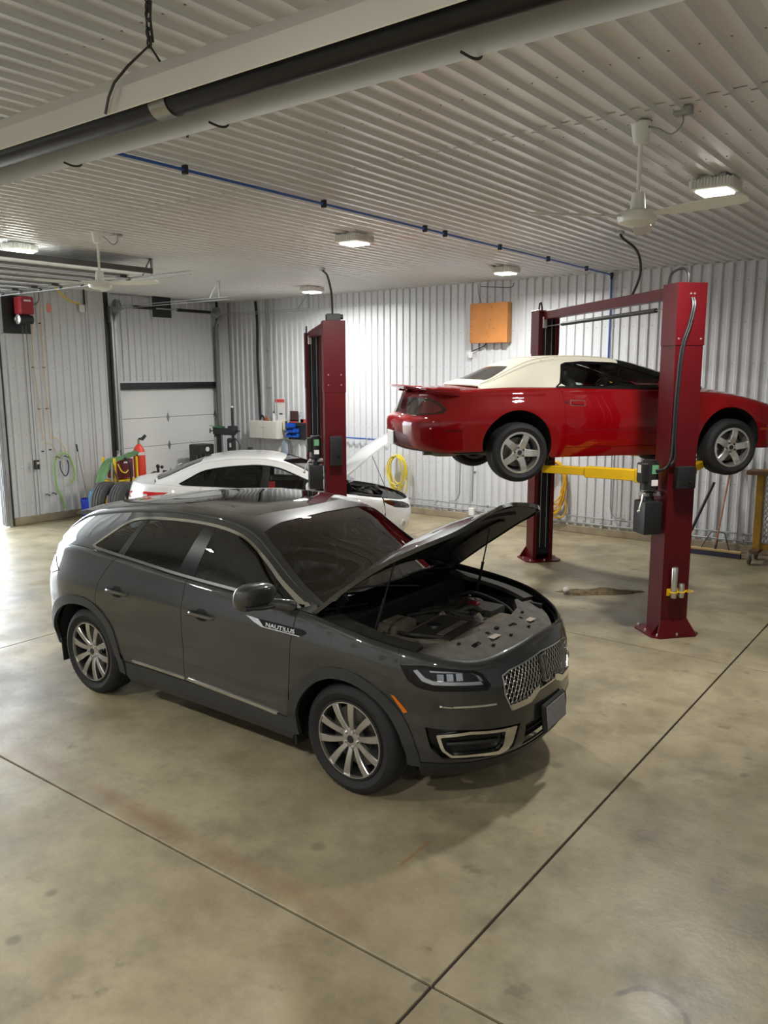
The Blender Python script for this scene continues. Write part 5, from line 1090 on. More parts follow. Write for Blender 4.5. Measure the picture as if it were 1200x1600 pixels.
seats(foc, [(.10, .36), (.10, -.36), (-.70, .36), (-.70, -.36)], SEAT, z=.52, hh=.55); MB().sphere((.72, 0, .90), (.24, .68, .11), 20, 10, .6).build('dashboard', SATIN, foc); steering_wheel(foc, .40, .36, .93)
MB().box((.02, -.62, 1.02), (.10, .002, .10)).build('red_tag', mat('tag_red', (200, 30, 40), .6), foc)
make_wheels(foc, [(1.325, -.76, .32), (1.325, .76, .32), (-1.325, -.76, .32), (-1.325, .76, .32)], .32, .21, .21, 'star')
# ---------------------------------------------------------------- two-post lifts
LR = mat('lift_red', (78, 5, 12), .42, var=.10, vscale=3, spec=.3); LY = mat('lift_yellow', (224, 178, 10), .4, var=.06, vscale=5); LB_ = mat('lift_black', (20, 20, 21), .5); BOLT = mat('zinc_bolt', (190, 188, 180), .35, .8); SLOT = mat('channel_shade_black', (12, 12, 13), .7); CABLE = mat('wire_rope', (150, 150, 146), .4, .7); HOSEB = mat('hydraulic_hose', (22, 22, 24), .45)
def lift(loc, yaw, half, Ht, cap, arm_z, label, car=True, pads=None, sleeve=.59):
    o = thing('two_post_lift', label, 'vehicle lift', (loc[0], loc[1], 0), yaw)
    w, d, t = .30, .27, .012
    for sg in (-1, 1):
        yo = sg*half; yout = yo + sg*d/2; yin = yo - sg*d/2     # outer and inner faces
        mb = MB(); f = lambda y0, y1: (min(y0, y1), max(y0, y1))
        a, b = f(yout, yout - sg*t); mb.box2((-w/2, a, .012), (w/2, b, Ht), .004)                       # back web
        a, b = f(yout, yin)
        for s in (-1, 1): mb.box2((s*(w/2 - t) if s > 0 else -w/2, a, .012), (w/2 if s > 0 else -(w/2 - t), b, Ht), .003)
        a, b = f(yin, yin + sg*.014)
        for s in (-1, 1): mb.box2((s*w/2 - (.055 if s > 0 else 0), a, .012), (s*w/2 + (0 if s > 0 else .055), b, Ht), .003)
        post = mb.build('post', LR, o)
        # sleeve over the top
        mb = MB(); a, b = f(yout + sg*.007, yout); mb.box2((-w/2 - .006, a, Ht - sleeve), (w/2 + .006, b, Ht + .005), .002)
        a, b = f(yout, yin)
        for s in (-1, 1): mb.box2((s*w/2 if s > 0 else -w/2 - .006, a, Ht - sleeve), (w/2 + .006 if s > 0 else -w/2, b, Ht + .005), .002)
        sl = mb.build('sleeve', LR, post)
        a, b = f(yout - sg*t, yin + sg*.02); 
        MB().box2((-w/2 + t, a, Ht - .004), (w/2 - t, b, Ht)).build('top_plate', LR, post)
        MB().box2((-w/2 + .05, min(yin + sg*.03, yin + sg*.05), .1), (w/2 - .05, max(yin + sg*.03, yin + sg*.05), Ht - .05)).build('channel_shade_sheet', SLOT, post)  # black sheet stands in for the shade inside the post channel
        for x in (-.045, .045): MB().cyl((x, yin + sg*.012, .2), (x, yin + sg*.012, Ht - .1), .005, n=6).build('cable', CABLE, post)
        bolts = [(-.09, Ht - sleeve + .10), (.09, Ht - sleeve + .10), (-.09, Ht - sleeve + .24), (.09, Ht - sleeve + .24)] if not car else [(-.125, Ht - sleeve + .06), (.115, Ht - sleeve + .06), (-.02, Ht - .10), (.02, Ht - .10)]
        bm = MB().lathe([(0, .007), (.008, .006), (.011, 0)], 8).mesh('bolt'); bm.materials.append(BOLT)
        for x, z in bolts:
            q = bpy.data.objects.new('bolt', bm); col.objects.link(q); q.parent = sl; q.location = (x, yout + sg*.007, z); q.rotation_euler = (radians(90 if sg < 0 else -90), 0, 0)
        # base plate with gussets
        px, py = .27, .235; ch = .07
        pl = [(-px + ch, -py), (px - ch, -py), (px, -py + ch), (px, py - ch), (px - ch, py), (-px + ch, py), (-px, py - ch), (-px, -py + ch)]
        bp = MB().prism(pl, 0, .018, Matrix.Translation((0, yo, 0))).build('base_plate', LR, o)
        for (x, y) in ((-.21, -.19), (.0, -.21), (.21, -.19), (-.21, .19), (.21, .19), (-.24, 0), (.24, 0)): MB().cyl((x, yo + y, .018), (x, yo + y, .038), .013, n=8).sphere((x, yo + y, .04), .009, 8, 5).build('anchor_bolt', BOLT, bp)
        V = [(-.15, yout, .02), (.15, yout, .02), (.15, yout, .16), (-.15, yout, .16)]
        MB().add([(-.22, yout + sg*.075, .02), (.22, yout + sg*.075, .02), (.15, yout + sg*.004, .17), (-.15, yout + sg*.004, .17), (-.22, yout + sg*.06, .02), (.22, yout + sg*.06, .02), (.15, yout - sg*.006, .17), (-.15, yout - sg*.006, .17)], [(0, 1, 2, 3), (4, 5, 6, 7), (0, 1, 5, 4), (1, 2, 6, 5), (2, 3, 7, 6), (3, 0, 4, 7)]).build('gusset', LR, bp)
        for s in (-1, 1): MB().add([(s*.155, yout, .02), (s*.155, yin, .02), (s*.155, yout, .15), (s*.25, yout, .02), (s*.148, yout, .02), (s*.148, yin, .02)], [(0, 2, 3), (0, 1, 2)]).build('gusset', LR, bp)
        # carriage and arms
        cz = arm_z
        a, b = f(yin + sg*.06, yin - sg*.09); cg = MB().box2((-.13, a, cz - .14), (.13, b, cz + .02), .01).build('carriage', LY, o)
        for s in (-1, 1):
            p0 = Vector((s*.17, yin - sg*.06, cz - .06)); px_, py_ = pads[0 if s < 0 else 1]; p1 = Vector((px_, -sg*0 + sg*py_, cz - .045)); dr = (p1 - p0); L = dr.length; ang = atan2(dr.y, dr.x)
            mid = p0 + dr*.30; arm = MB().box((0, 0, 0), (L*.62, .12, .115), bev=.006).build('arm', LY, o, loc=mid, rot=(0, 0, ang)); arm['label'] = 'yellow lifting arm'
            MB().box((L*.50, 0, .005), (L*.50, .092, .085), bev=.005).build('arm_extension', LY, arm)
            MB().cyl((L*.72, 0, -.03), (L*.72, 0, .075), .035, n=14).cyl((L*.72, 0, .075), (L*.72, 0, .095), .055, n=16).build('lift_pad', LB_, arm)
            MB().cyl((p0.x, p0.y, cz - .17), (p0.x, p0.y, cz + .06), .035, n=14).build('arm_pin', BOLT, o)
            MB().box((-L*.24, 0, 0), (L*.12, .15, .15), bev=.012).build('arm_yoke', LY, arm)
    # cross beam, safety bar
    MB().box2((-.09, -half + .02, cap - .045), (.03, half - .02, cap + .065), .004).build('cross_beam', LR, o)
    MB().box2((-.10, half - .16, cap - .16), (-.04, half - .12, cap - .01), .003).build('beam_bracket', BOLT, o)
    if car:
        MB().cyl((-.06, -half + .14, cap - .14), (-.06, half - .14, cap - .14), .006, n=6).build('safety_rod', BOLT, o)
        MB().cyl((-.06, -half + .42, cap - .14), (-.06, half - .70, cap - .14), .024, n=12).build('safety_bar_foam', LB_, o)
    else:
        MB().box((0, -half, Ht + .05), (.20, .16, .10), bev=.01).cyl((-.1, -half, Ht + .06), (.14, -half, Ht + .06), .035, n=12).build('pulley_bracket', LB_, o)
    yo = -half - d/2
    # control box on the outer face, power unit on the rear face of the near post
    zc = 1.66 if car else 1.62; bw, bh = (.20, .22) if car else (.17, .42)
    MB().box((-.0 if not car else .0, yo - .05, zc), (bw, .10, bh), bev=.015, seg=2).cyl((.03, yo - .10, zc - .04), (.03, yo - .135, zc - .04), .012, n=10).build('control_box', LB_, o)
    ux, uy = -w/2 - .13, -half
    pu = MB().box((ux, uy, 1.24), (.20, .23, .34), bev=.02, seg=2, taper=1.0).build('oil_tank', LB_, o)
    MB().cyl((ux, uy, 1.41), (ux, uy, 1.50), .055, n=16).build('pump_neck', LB_, pu)
    MB().box((ux + .01, uy, 1.475), (.20, .10, .045), bev=.008).build('valve_block', mat('cast_alloy', (168, 166, 160), .4, .8), pu)
    MB().cyl((ux, uy, 1.52), (ux, uy, 1.80), .088, n=24).cyl((ux, uy, 1.80), (ux, uy, 1.825), .07, n=24).build('motor', LB_, pu)
    MB().box((ux - .09, uy - .02, 1.70), (.07, .13, .20), bev=.012).build('capacitor_box', LB_, pu)
    MB().box((ux - .127, uy - .02, 1.74), (.004, .06, .08)).build('warning_label', mat('label_white', (220, 215, 210), .6), pu); MB().box((ux + .01, uy - .089, 1.735), (.07, .004, .09)).build('green_label', mat('label_green', (96, 150, 110), .6), pu); MB().box((ux + .01, uy - .089, 1.60), (.07, .004, .06)).build('rating_plate', mat('label_white', (220, 215, 210), .6), pu)
    MB().tube([(ux - .10, uy - .06, 1.48), (ux - .13, uy - .10, 1.43), (ux - .17, uy - .13, 1.34)], .009, 8).sphere((ux - .175, uy - .135, 1.325), .018, 10, 8).build('lowering_lever', mat('cast_alloy', (168, 166, 160), .4, .8), pu)
    if car:
        for k, dx in enumerate((-.005, .018)):
            MB().tube([(.0 + dx, yo - .004, Ht - .14), (-.005 + dx, yo - .035, Ht - .22), (-.04 + dx, yo - .035, Ht - .40), (-.10 + dx, yo - .03, Ht - .62), (-.125 + dx, yo - .026, 2.5), (-.135 + dx, yo - .03, 2.05), (-.15 + dx*2, yo - .04, 1.84), (-.20 + dx, yo + .0, 1.74 + .02*k), (ux - .02, uy - .05, 1.73 - .05*k)], .013, 8, sub=6).build('hydraulic_hose', HOSEB, o)
        MB().tube([(-.02, yo + .05, Ht), (-.02, yo + .06, Ht + .10), (-.05, yo + .12, Ht + .15), (-.12, yo + .2, Ht + .10), (-.13, yo + .22, Ht - .05)], .012, 8, sub=6).build('hydraulic_hose', HOSEB, o)
        MB().tube([(-.10, half - .12, cap + .05), (-.10, half - .08, cap + .16), (-.10, half - .02, cap + .18), (-.10, half + .03, cap - .02)], .012, 8, sub=6).build('hydraulic_hose', HOSEB, o)
        # adapter bracket on the outer face
        br = MB().box2((-.10, yo - .012, .43), (.10, yo, .50), .002).build('adapter_bracket', LY, o)
        for x in (-.045, .04, .13): MB().tube([(x + .038*cos(a), yo - .045 + .038*sin(a), .475) for a in np.linspace(0, 2*pi, 20, endpoint=False)], .005, 6, closed=True).build('bracket_ring', LY, br)
        for k, (x, h, r, lb) in enumerate(((-.045, .32, .032, 'tall silver steel lift adapter tube standing in the yellow post bracket'), (.04, .145, .03, 'short silver steel lift adapter tube standing in the yellow post bracket'))):
            M = Matrix.Rotation(yaw, 4, 'Z'); p = M @ Vector((x, yo - .045, 0)) + Vector((loc[0], loc[1], .415))
            ad = MB().lathe([(0, 0), (r*.92, 0), (r, .004), (r, h - .006), (r*.9, h), (r*.78, h), (r*.76, h - .03), (0, h - .03)], 22).build('lift_adapter', mat('zinc_tube', (198, 196, 188), .28, .85), None, loc=p); tag(ad, lb, 'adapter tube', 'lift adapter tubes on the right lift post')
    else:
        MB().tube([(-.12, half - .1, cap + .0), (-.12, half - .08, cap + .16), (-.12, half + .0, cap + .10), (-.12, half + .04, cap - .1)], .012, 8, sub=6).build('hydraulic_hose', HOSEB, o)
    return o
lift((-3.887, 9.522), radians(48.6), 1.739, 3.55, 3.47, 1.69, 'red two-post lift holding up the red convertible', True, [(-.95, .74), (.92, .74)])
lift((-8.805, 10.046), radians(46.6), 1.708, 3.42, 3.38, .20, 'red two-post lift standing around the white sedan', False, [(-.62, 1.02), (.62, 1.02)], sleeve=.98)
# cables dropping from the ceiling to the lifts
def cable(pts, r, label, m=HOSEB, cat='cable', name='power_cable', sub=8):
    p0 = Vector(pts[0]); o = thing(name, label, cat, p0); MB().tube([Vector(p) - p0 for p in pts], r, 8, sub=sub).build('cable', m, o); return o
q = cable([(-3.62, 9.27, HC - .045), (-3.60, 9.32, HC - .10), (-3.45, 9.38, HC - .25), (-3.42, 9.42, HC - .50), (-3.55, 9.45, HC - .80)], .014, 'black power cable hanging from the ceiling to the right lift beam'); MB().box((0, 0, .01), (.08, .08, .04), bev=.006).build('cable_gland', ALU, q)
q = cable([(-8.44, 9.66, HC - .045), (-8.38, 9.64, HC - .08), (-8.15, 9.45, HC - .18), (-7.85, 9.18, HC - .45), (-7.68, 9.0, HC - .75), (-7.62, 8.92, HC - .82)], .016, 'black power cable hanging from the ceiling to the left lift post'); MB().box((0, 0, .01), (.08, .08, .04), bev=.006).build('cable_gland', ALU, q)
# ---------------------------------------------------------------- along the back wall
YELL = mat('yellow_hose', (216, 196, 60), .5); YELL2 = mat('golden_hose', (206, 158, 40), .5); GREY = mat('conduit_grey', (158, 160, 160), .4, .6)
def single(name, mb, m, label, cat, loc=None, rot=None, group=None, ang=35): return tag(mb.build(name, m, None, loc, rot, ang), label, cat, group)
YW = Y1 - .03
# plywood box
o = thing('plywood_box', 'square plywood box mounted high on the back wall', 'wooden box', (-7.27, YW, 3.22))
PLY = mat('plywood', (196, 128, 66), .6, var=.18, vscale=3.5)
MB().box2((-.37, -.17, 0), (.37, -.155, .68), .002).build('front_panel', PLY, o); 
for a, b in (((-.37, -.155, 0), (-.352, 0, .68)), ((.352, -.155, 0), (.37, 0, .68))): MB().box2(a, b, .002).build('side_panel', mat('plywood_edge', (170, 120, 66), .7, var=.15, vscale=8), o)
MB().box2((-.352, -.155, 0), (.352, 0, .018)).build('bottom_panel', PLY, o); MB().box2((-.352, -.155, .662), (.352, 0, .68)).build('top_panel', PLY, o)
for x, z in ((-.34, .03), (-.34, .16), (-.34, .30), (-.34, .42), (-.34, .60), (.02, .66), (.06, .60), (.05, .40), (.02, .30), (.10, .24), (-.02, .16), (.02, .10)): MB().cyl((x, -.172, z), (x, -.169, z), .007, n=8).build('screw', DARK, o)
cable([(-7.37, YW - .06, 3.22), (-7.42, YW - .05, 3.17), (-7.55, YW - .05, 3.12), (-7.68, YW - .05, 3.08)], .010, 'short black cord from the plywood box to its wall outlet', HOSEB, 'cord', 'hanging_cord')
o = single('wall_outlet', MB().box((0, 0, 0), (.07, .05, .11), bev=.006), mat('outlet_white', (225, 225, 222), .4), 'small white wall outlet below the plywood box', 'outlet', (-7.69, YW - .045, 3.02))
cable([(-7.53, YW - .10, HC - .06), (-7.50, YW - .12, HC - .25), (-7.43, YW - .14, 3.91)], .004, 'thin wire running down to the top of the plywood box', HOSEB, 'wire', 'wire', 4)
cable([(-7.5, YW - .05, HC - .10), (-7.2, YW - .05, HC - .13), (-6.9, YW - .05, HC - .15), (-6.85, YW - .05, HC - .08)], .006, 'thin black wire along the wall top above the plywood box', HOSEB, 'wire', 'wire', 6)
# coiled hoses
def coil(name, x, z, rx, rz, n, m, r, label, tail, seed, dx=.10):
    rnd_ = random.Random(seed); o = thing(name, label, 'hose', (x, YW - .05, z)); 
    for k in range(n):
        a, b = rx*rnd_.uniform(.72, 1.1), rz*rnd_.uniform(.80, 1.08); cx = rnd_.uniform(-.3, .3)*rx*.5; cz = rz - b + rnd_.uniform(-.03, .01); y = -rnd_.uniform(.0, .09); ph = rnd_.uniform(0, 6)
        pts = [(cx + a*cos(t)*(1 + .12*sin(t)), y + .02*sin(2*t + ph), cz + b*sin(t)) for t in np.linspace(0, 2*pi, 26, endpoint=False)]
        MB().tube(pts, r, 7, closed=True).build('hose_loop', m, o)
    MB().tube(tail, r, 7, sub=6).build('hose_tail', m, o)
    MB().cyl((0, .03, rz - .02), (0, -.14, rz - .02), .012, n=8).build('hook', GREY, o); return o
coil('hose_coil', -9.29, .79, .21, .34, 7, YELL, .011, 'coil of yellow hose hanging on the back wall beside the white sedan', [(.0, -.05, .30), (.20, -.06, .2), (.24, -.05, -.2), (.14, -.05, -.42), (-.1, -.05, -.36)], 3)
coil('hose_coil', -5.95, .78, .20, .42, 7, YELL2, .014, 'coil of golden yellow hose behind the far post of the right lift', [(.05, -.05, .38), (.20, -.08, .15), (.12, -.06, -.1), (.22, -.06, -.28), (.18, -.05, -.50), (.0, -.05, -.55)], 5)
# conduits and pipes
def pipe(name, pts, r, m, label, cat='conduit', clips=(), n=8):
    p0 = Vector(pts[0]); o = thing(name, label, cat, p0); MB().tube([Vector(p) - p0 for p in pts], r, n).build('pipe', m, o)
    for c in clips: MB().box(Vector(c) - p0, (.035, .05, .045), bev=.004).build('clip', GREY, o)
    return o
yc = YW - .035
pipe('conduit', [(-9.5, yc, .29), (-2.2, yc, .29)], .012, GREY, 'upper grey conduit running low along the back wall', clips=[(-8.4 + 1.1*k, yc, .29) for k in range(6)])
pipe('conduit', [(-9.5, yc, .18), (-2.2, yc, .18)], .014, GREY, 'lower grey conduit running low along the back wall', clips=[(-8.4 + 1.1*k, yc, .18) for k in range(6)])
yv = yc - .035
pipe('conduit', [(-7.86, yv, 1.45), (-7.88, yv, .50), (-7.90, yv, .42), (-7.97, yv, .34), (-8.1, yv, .32)], .012, GREY, 'grey conduit bending to the low conduits under the plywood box')
o = pipe('conduit', [(-7.58, yv, 1.45), (-7.60, yv, .36)], .012, GREY, 'grey conduit dropping to a low wall outlet box', clips=[(-7.58, yc, .9)]); MB().box((-.02, -.01, -1.28), (.11, .06, .14), bev=.006).build('outlet_box', mat('outlet_white', (225, 225, 222), .4), o)
pipe('conduit', [(-4.98, yv, 1.70), (-4.96, yv, .50), (-4.94, yv, .40), (-4.88, yv, .34), (-4.7, yv, .33)], .012, GREY, 'grey conduit bending into the low conduits between the right lift posts')
cable([(-13.14, YW - .05, HC - .05), (-13.10, YW - .05, 3.8), (-13.12, YW - .05, 3.0), (-13.10, YW - .05, 2.2), (-13.08, YW - .06, 1.72)], .028, 'thick black cable running down to the white wall cabinet', HOSEB, 'cable', 'wall_cable', 6)
pipe('conduit', [(-12.85, yc, HC - .02), (-12.83, yc, 1.72)], .012, GREY, 'left of the paired grey conduits above the white wall cabinet', clips=[(-12.84, yc, 3.2), (-12.84, yc, 2.4)])
pipe('conduit', [(-12.78, yc, HC - .02), (-12.75, yc, 1.72)], .012, GREY, 'right of the paired grey conduits above the white wall cabinet', clips=[(-12.77, yc, 3.2), (-12.76, yc, 2.4)])
pipe('conduit', [(-12.62, yc, HC - .02), (-12.58, yc, 1.72)], .008, GREY, 'thin grey conduit right of the paired conduits on the back wall')
pipe('air_pipe', [(-11.0, yc - .02, 1.41), (-9.6, yc - .02, 1.40)], .014, BLUE, 'short blue air pipe on the wall beside the raised white hood', 'pipe', [(-10.05, yc - .02, 1.40)])
# white cabinet
o = thing('wall_cabinet', 'white two-door wall cabinet on the back wall', 'cabinet', (-12.85, YW, 1.30)); CAB = mat('cabinet_white', (222, 220, 212), .45)
MB().box2((-.42, -.21, 0), (.42, 0, .38), .004).build('body', CAB, o)
for s in (-1, 1):
    dd = MB().box2((min(.004*s, .415*s), -.228, .005), (max(.004*s, .415*s), -.212, .375), .003).build('door', CAB, o); MB().cyl((.03*s, -.228, .25), (.03*s, -.245, .25), .008, n=8).build('knob', GREY, dd)
def bottle(x, y, z, r, h, m, label, capm=None):
    o = single('bottle', MB().lathe([(0, 0), (r, 0), (r, h*.62), (r*.45, h*.78), (r*.4, h), (0, h)], 14), m, label, 'bottle', (x, y, z)); 
    if capm: MB().cyl((0, 0, h*.9), (0, 0, h*1.05), r*.5, n=10).build('cap', capm, o)
zc = 1.68
single('cable_hoop', MB().tube([(.06*cos(t), 0, .01 + .10*sin(t)) for t in np.linspace(0, pi, 12)], .022, 8), HOSEB, 'black cable looped over the top of the white cabinet', 'cable', (-12.98, YW - .10, zc))
bottle(-12.86, YW - .12, zc, .03, .10, mat('tin_red', (150, 60, 48), .5), 'small reddish bottle on top of the white cabinet'); bottle(-12.80, YW - .10, zc, .025, .13, mat('bottle_tan', (150, 120, 90), .5), 'small tan bottle on top of the white cabinet')
bottle(-12.72, YW - .14, zc, .028, .09, mat('bottle_tan', (150, 120, 90), .5), 'squat tan bottle beside the spray can on the white cabinet')
bottle(-12.60, YW - .12, zc, .032, .20, mat('can_white', (205, 205, 205), .4), 'spray can with a black top on the white cabinet', BLK)
o = single('wall_poster', MB().box((0, 0, 0), (.30, .004, .62)), mat('poster_white', (225, 224, 222), .5), 'white poster with a red band at its top on the back wall', 'poster', (-12.50, YW - .026, 1.86)); MB().box((0, -.004, .26), (.28, .003, .07)).build('red_band', mat('poster_red', (214, 70, 70), .5), o); MB().box((.03, -.004, -.02), (.10, .003, .03)).build('print_mark', mat('print_black', (60, 60, 62), .6), o)
o = single('wall_phone', MB().box((0, 0, 0), (.085, .06, .22), bev=.012, seg=2), mat('phone_cream', (214, 206, 184), .5), 'cream wall device hanging beside the cabinet', 'wall phone', (-12.33, YW - .055, 1.60)); MB().box((.055, -.02, .02), (.04, .05, .15), bev=.01).build('handset', mat('handset_dark', (70, 66, 60), .5), o); MB().tube([(0, -.02, -.10), (.03, -.03, -.16), (.06, -.03, -.10)], .006, 6, sub=5).build('cord', HOSEB, o)
# blue parts bins
BINB = mat('bin_blue', (34, 92, 196), .4)
rk = single('bin_rack', MB().box((0, 0, 0), (.62, .02, .36), bev=.004), mat('rack_black', (26, 26, 28), .5), 'black louvred panel holding the blue parts bins', 'rack', (-11.93, YW - .035, 1.48)); MB().box((.12, -.03, .145), (.34, .06, .05), bev=.004).build('shelf', mat('rack_black', (26, 26, 28), .5), rk)
bn = []
for r_ in range(3):
    for c_ in range(3 if r_ else 2):
        b = MB(); W_, D_, H_ = .095, .12, .085
        b.box2((-W_/2, -D_, 0), (W_/2, 0, .006)); b.box2((-W_/2, -.006, 0), (W_/2, 0, H_)); b.box2((-W_/2, -D_, 0), (W_/2, -D_ + .006, H_*.5))
        for s in (-1, 1): b.prism([(0, 0), (-D_, 0), (-D_, H_*.5), (-D_*.6, H_), (0, H_)], 0, .005, frame((s*W_/2 - (.005 if s > 0 else 0), 0, 0), (0,1,0), (0,0,1), (1,0,0)))
        nm = ['top', 'middle', 'bottom'][r_]; cn = ['left', 'centre', 'right'][c_] if r_ else ['left', 'right'][c_]
        single('parts_bin', b, BINB, f'blue plastic parts bin, {nm} row, {cn} in the row', 'bin', (-12.17 + c_*.10, YW - .046, 1.56 - r_*.105), None, 'blue parts bins on the back wall')
for x, z, w, h, m1, lb in ((-12.08, 1.80, .24, .22, (70, 40, 38), 'dark red and black printed card above the blue bins'), (-11.88, 1.78, .13, .22, (196, 200, 204), 'pale printed card above the blue bins'), (-12.10, 1.68, .22, .07, (206, 82, 66), 'orange-red printed strip right above the blue bins'), (-11.82, 1.70, .16, .09, (210, 84, 60), 'small orange card above the black rack')):
    o = single('printed_card', MB().box((0, 0, 0), (w, .004, h)), mat('card_' + str(m1[0]), m1, .5, var=.5, vscale=14), lb, 'poster', (x, YW - .026, z))
single('plastic_bag', MB().sphere((0, 0, 0), (.09, .035, .17), 14, 10, .7), mat('bag_clear', (190, 205, 222), .3, trans=.4), 'pale blue plastic bag hanging under the wall cabinet', 'bag', (-12.32, YW - .08, 1.10))
cable([(-12.40, YW - .04, 1.32), (-12.30, YW - .05, 1.28), (-12.20, YW - .05, 1.26), (-12.08, YW - .05, 1.15), (-12.05, YW - .05, .7), (-12.05, YW - .05, .35)], .010, 'grey hose looping down under the blue bins', GREY, 'hose', 'air_hose', 6)
# ---------------------------------------------------------------- tyre machines in the corner
TM = mat('machine_black', (36, 37, 39), .45)
o = thing('tyre_changer', 'black tyre changer with an upright arm behind the white sedan', 'tyre changer', (-13.15, 12.15, 0))
MB().box2((-.38, -.35, 0), (.30, .35, .80), .02).build('cabinet', TM, o); MB().lathe([(0, .80), (.10, .80), (.10, .86), (.26, .87), (.26, .89), (0, .89)], 24).build('turntable', mat('table_steel', (90, 90, 92), .4, .7), o)
MB().box2((-.27, -.40, .5), (-.17, -.28, 1.42), .01).build('column', TM, o); MB().box((-.22, -.405, 1.2), (.055, .006, .34)).build('instruction_label', mat('label_grey', (178, 172, 170), .6), o)
MB().box2((-.30, -.41, 1.42), (.32, -.29, 1.56), .015).build('swing_arm', TM, o); MB().box2((.18, -.42, 1.46), (.34, -.26, 1.62), .012).build('arm_head', TM, o)
MB().box2((-.30, -.42, 1.56), (-.06, -.26, 1.585), .004).tube([(-.46, -.35, 1.60), (.02, -.35, 1.60)], .006, 6).build('green_tray', mat('tray_green', (46, 110, 66), .5), o)
MB().cyl((.26, -.34, 1.2), (.26, -.34, 2.0), .028, n=12).build('shaft', TM, o); MB().sphere((.26, -.34, 2.01), .026, 10, 8).build('shaft_cap', mat('cap_white', (230, 230, 230), .4), o)
MB().box2((.16, -.44, .96), (.30, -.28, 1.36), .02).build('cylinder_housing', TM, o); MB().box((.28, -.445, 1.22), (.05, .006, .09)).build('label', mat('label_white', (220, 215, 210), .6), o)
MB().tube([(.30, -.40, 1.33), (.42, -.42, 1.36), (.54, -.42, 1.24), (.52, -.42, 1.10), (.44, -.42, 1.02)], .012, 8, sub=6).build('hose', HOSEB, o)
MB().tube([(.36, -.34, 1.52), (.48, -.34, 1.51)], .012, 8).build('lock_lever', TM, o); MB().tube([(-.42, -.36, 1.49), (-.30, -.36, 1.49)], .012, 8).cyl((-.43, -.36, 1.44), (-.43, -.36, 1.54), .014, n=8).build('knob', TM, o)
MB().box2((.18, -.40, .93), (.80, -.32, 1.0), .01).box2((.74, -.40, .93), (.84, -.32, 1.20), .01).box2((.70, -.42, .88), (1.0, -.30, .93), .01).build('bead_arm', TM, o)
o = thing('service_machine', 'black upright service machine with a round gauge by the closed door', 'service machine', (-13.6, 11.55, 0))
MB().box2((-.18, -.20, .05), (.18, .20, 1.22), .03, 2).build('body', TM, o); MB().cyl((.181, 0, 1.12), (.195, 0, 1.12), .05, n=20).build('gauge', mat('gauge_face', (220, 222, 222), .4), o)
for z in (1.0, .88, .76): MB().box2((.175, -.15, z - .035), (.20, .15, z + .03), .006).build('shelf_slot', DARK, o)
MB().tube([(.1, -.22, 1.0), (.16, -.30, .85), (.15, -.34, .60)], .012, 8, sub=5).build('hose', HOSEB, o)
# ---------------------------------------------------------------- welding corner by the left wall
o = thing('gas_cylinder', 'orange-red gas cylinder standing behind the welding cart', 'gas cylinder', (-13.3, 9.73, 0))
MB().lathe([(0, .02), (.10, .02), (.115, .06), (.115, 1.16), (.10, 1.26), (.06, 1.33), (.035, 1.36), (0, 1.36)], 28).build('body', mat('cylinder_red', (220, 66, 46), .4), o)
MB().box((.113, -.03, 1.18), (.01, .14, .06), (0, 0, radians(-15)), .002).build('white_label', mat('label_white', (220, 215, 210), .6), o)
MB().cyl((0, 0, 1.36), (0, 0, 1.46), .022, n=10).build('valve', mat('brass_steel', (150, 140, 120), .4, .8), o); MB().box((.02, .03, 1.46), (.08, .05, .04), bev=.008).cyl((.03, .05, 1.44), (.07, .12, 1.53), .03, n=12).cyl((.02, .03, 1.47), (.02, .11, 1.50), .012, n=8).build('regulator', TM, o)
o = thing('welding_cart', 'yellow-framed welding cart carrying a dark red welder', 'welding cart', (-13.25, 9.25, 0))
MB().box((0, 0, .94), (.30, .38, .36), (0, 0, 0), .02, 2).build('welder', mat('welder_red', (118, 24, 34), .45), o); MB().box((.155, 0, .94), (.012, .30, .28), bev=.004).build('welder_face', mat('welder_face', (90, 22, 30), .5), o); MB().box((.163, .04, 1.06), (.004, .14, .03)).build('welder_name_strip', mat('label_white', (220, 215, 210), .6), o)
WYEL = mat('cart_yellow', (226, 190, 20), .45)
for y in (-.24, .24):
    for x in (-.18, .18): MB().box((x, y, .66), (.04, .04, 1.0), bev=.004).build('cart_post', WYEL, o)
for z in (.72, .20): MB().box((0, 0, z), (.40, .50, .035), bev=.004).build('cart_shelf', WYEL, o)
for x, y in ((-.16, -.27), (.16, -.27), (-.16, .27), (.16, .27)): MB().lathe([(0, -.02), (.06, -.02), (.07, 0), (.06, .02), (0, .02)], 16, 'y', (x, y, .08)).build('wheel', RUBBER, o)
def cloth_(name, pts, w, m, label, loc):
    mb = MB(); n = len(pts); V = []; F = []; rr = random.Random(9)
    for i, (x, y, z) in enumerate(pts):
        for j in range(7): V.append((x + (j - 3)/3*w + .02*sin(i*1.7 + j), y + .03*sin(j*1.9 + i*.8), z - .05*abs((j-3)/3)**2 + .02*cos(j*2.3 + i)))
    F = [(i*7 + j, i*7 + j + 1, (i+1)*7 + j + 1, (i+1)*7 + j) for i in range(n-1) for j in range(6)]
    ob = MB().add(V, F).build(name, m, None, loc, ang=80, fix=False); md = ob.modifiers.new('thick', 'SOLIDIFY'); md.thickness = .008; sb_ = ob.modifiers.new('smooth', 'SUBSURF'); sb_.levels = 2; sb_.render_levels = 2
    return tag(ob, label, 'cloth')
cloth_('green_cloth', [(.0, -.50, .72), (.0, -.46, .88), (.0, -.36, 1.04), (.0, -.24, 1.16), (.0, -.05, 1.17), (.0, .10, 1.18), (.0, .24, 1.22), (.02, .33, 1.26)], .16, mat('cloth_green', (92, 128, 84), .85, var=.2, vscale=5), 'green cloth draped over the welding cart', (-13.22, 9.25, 0))
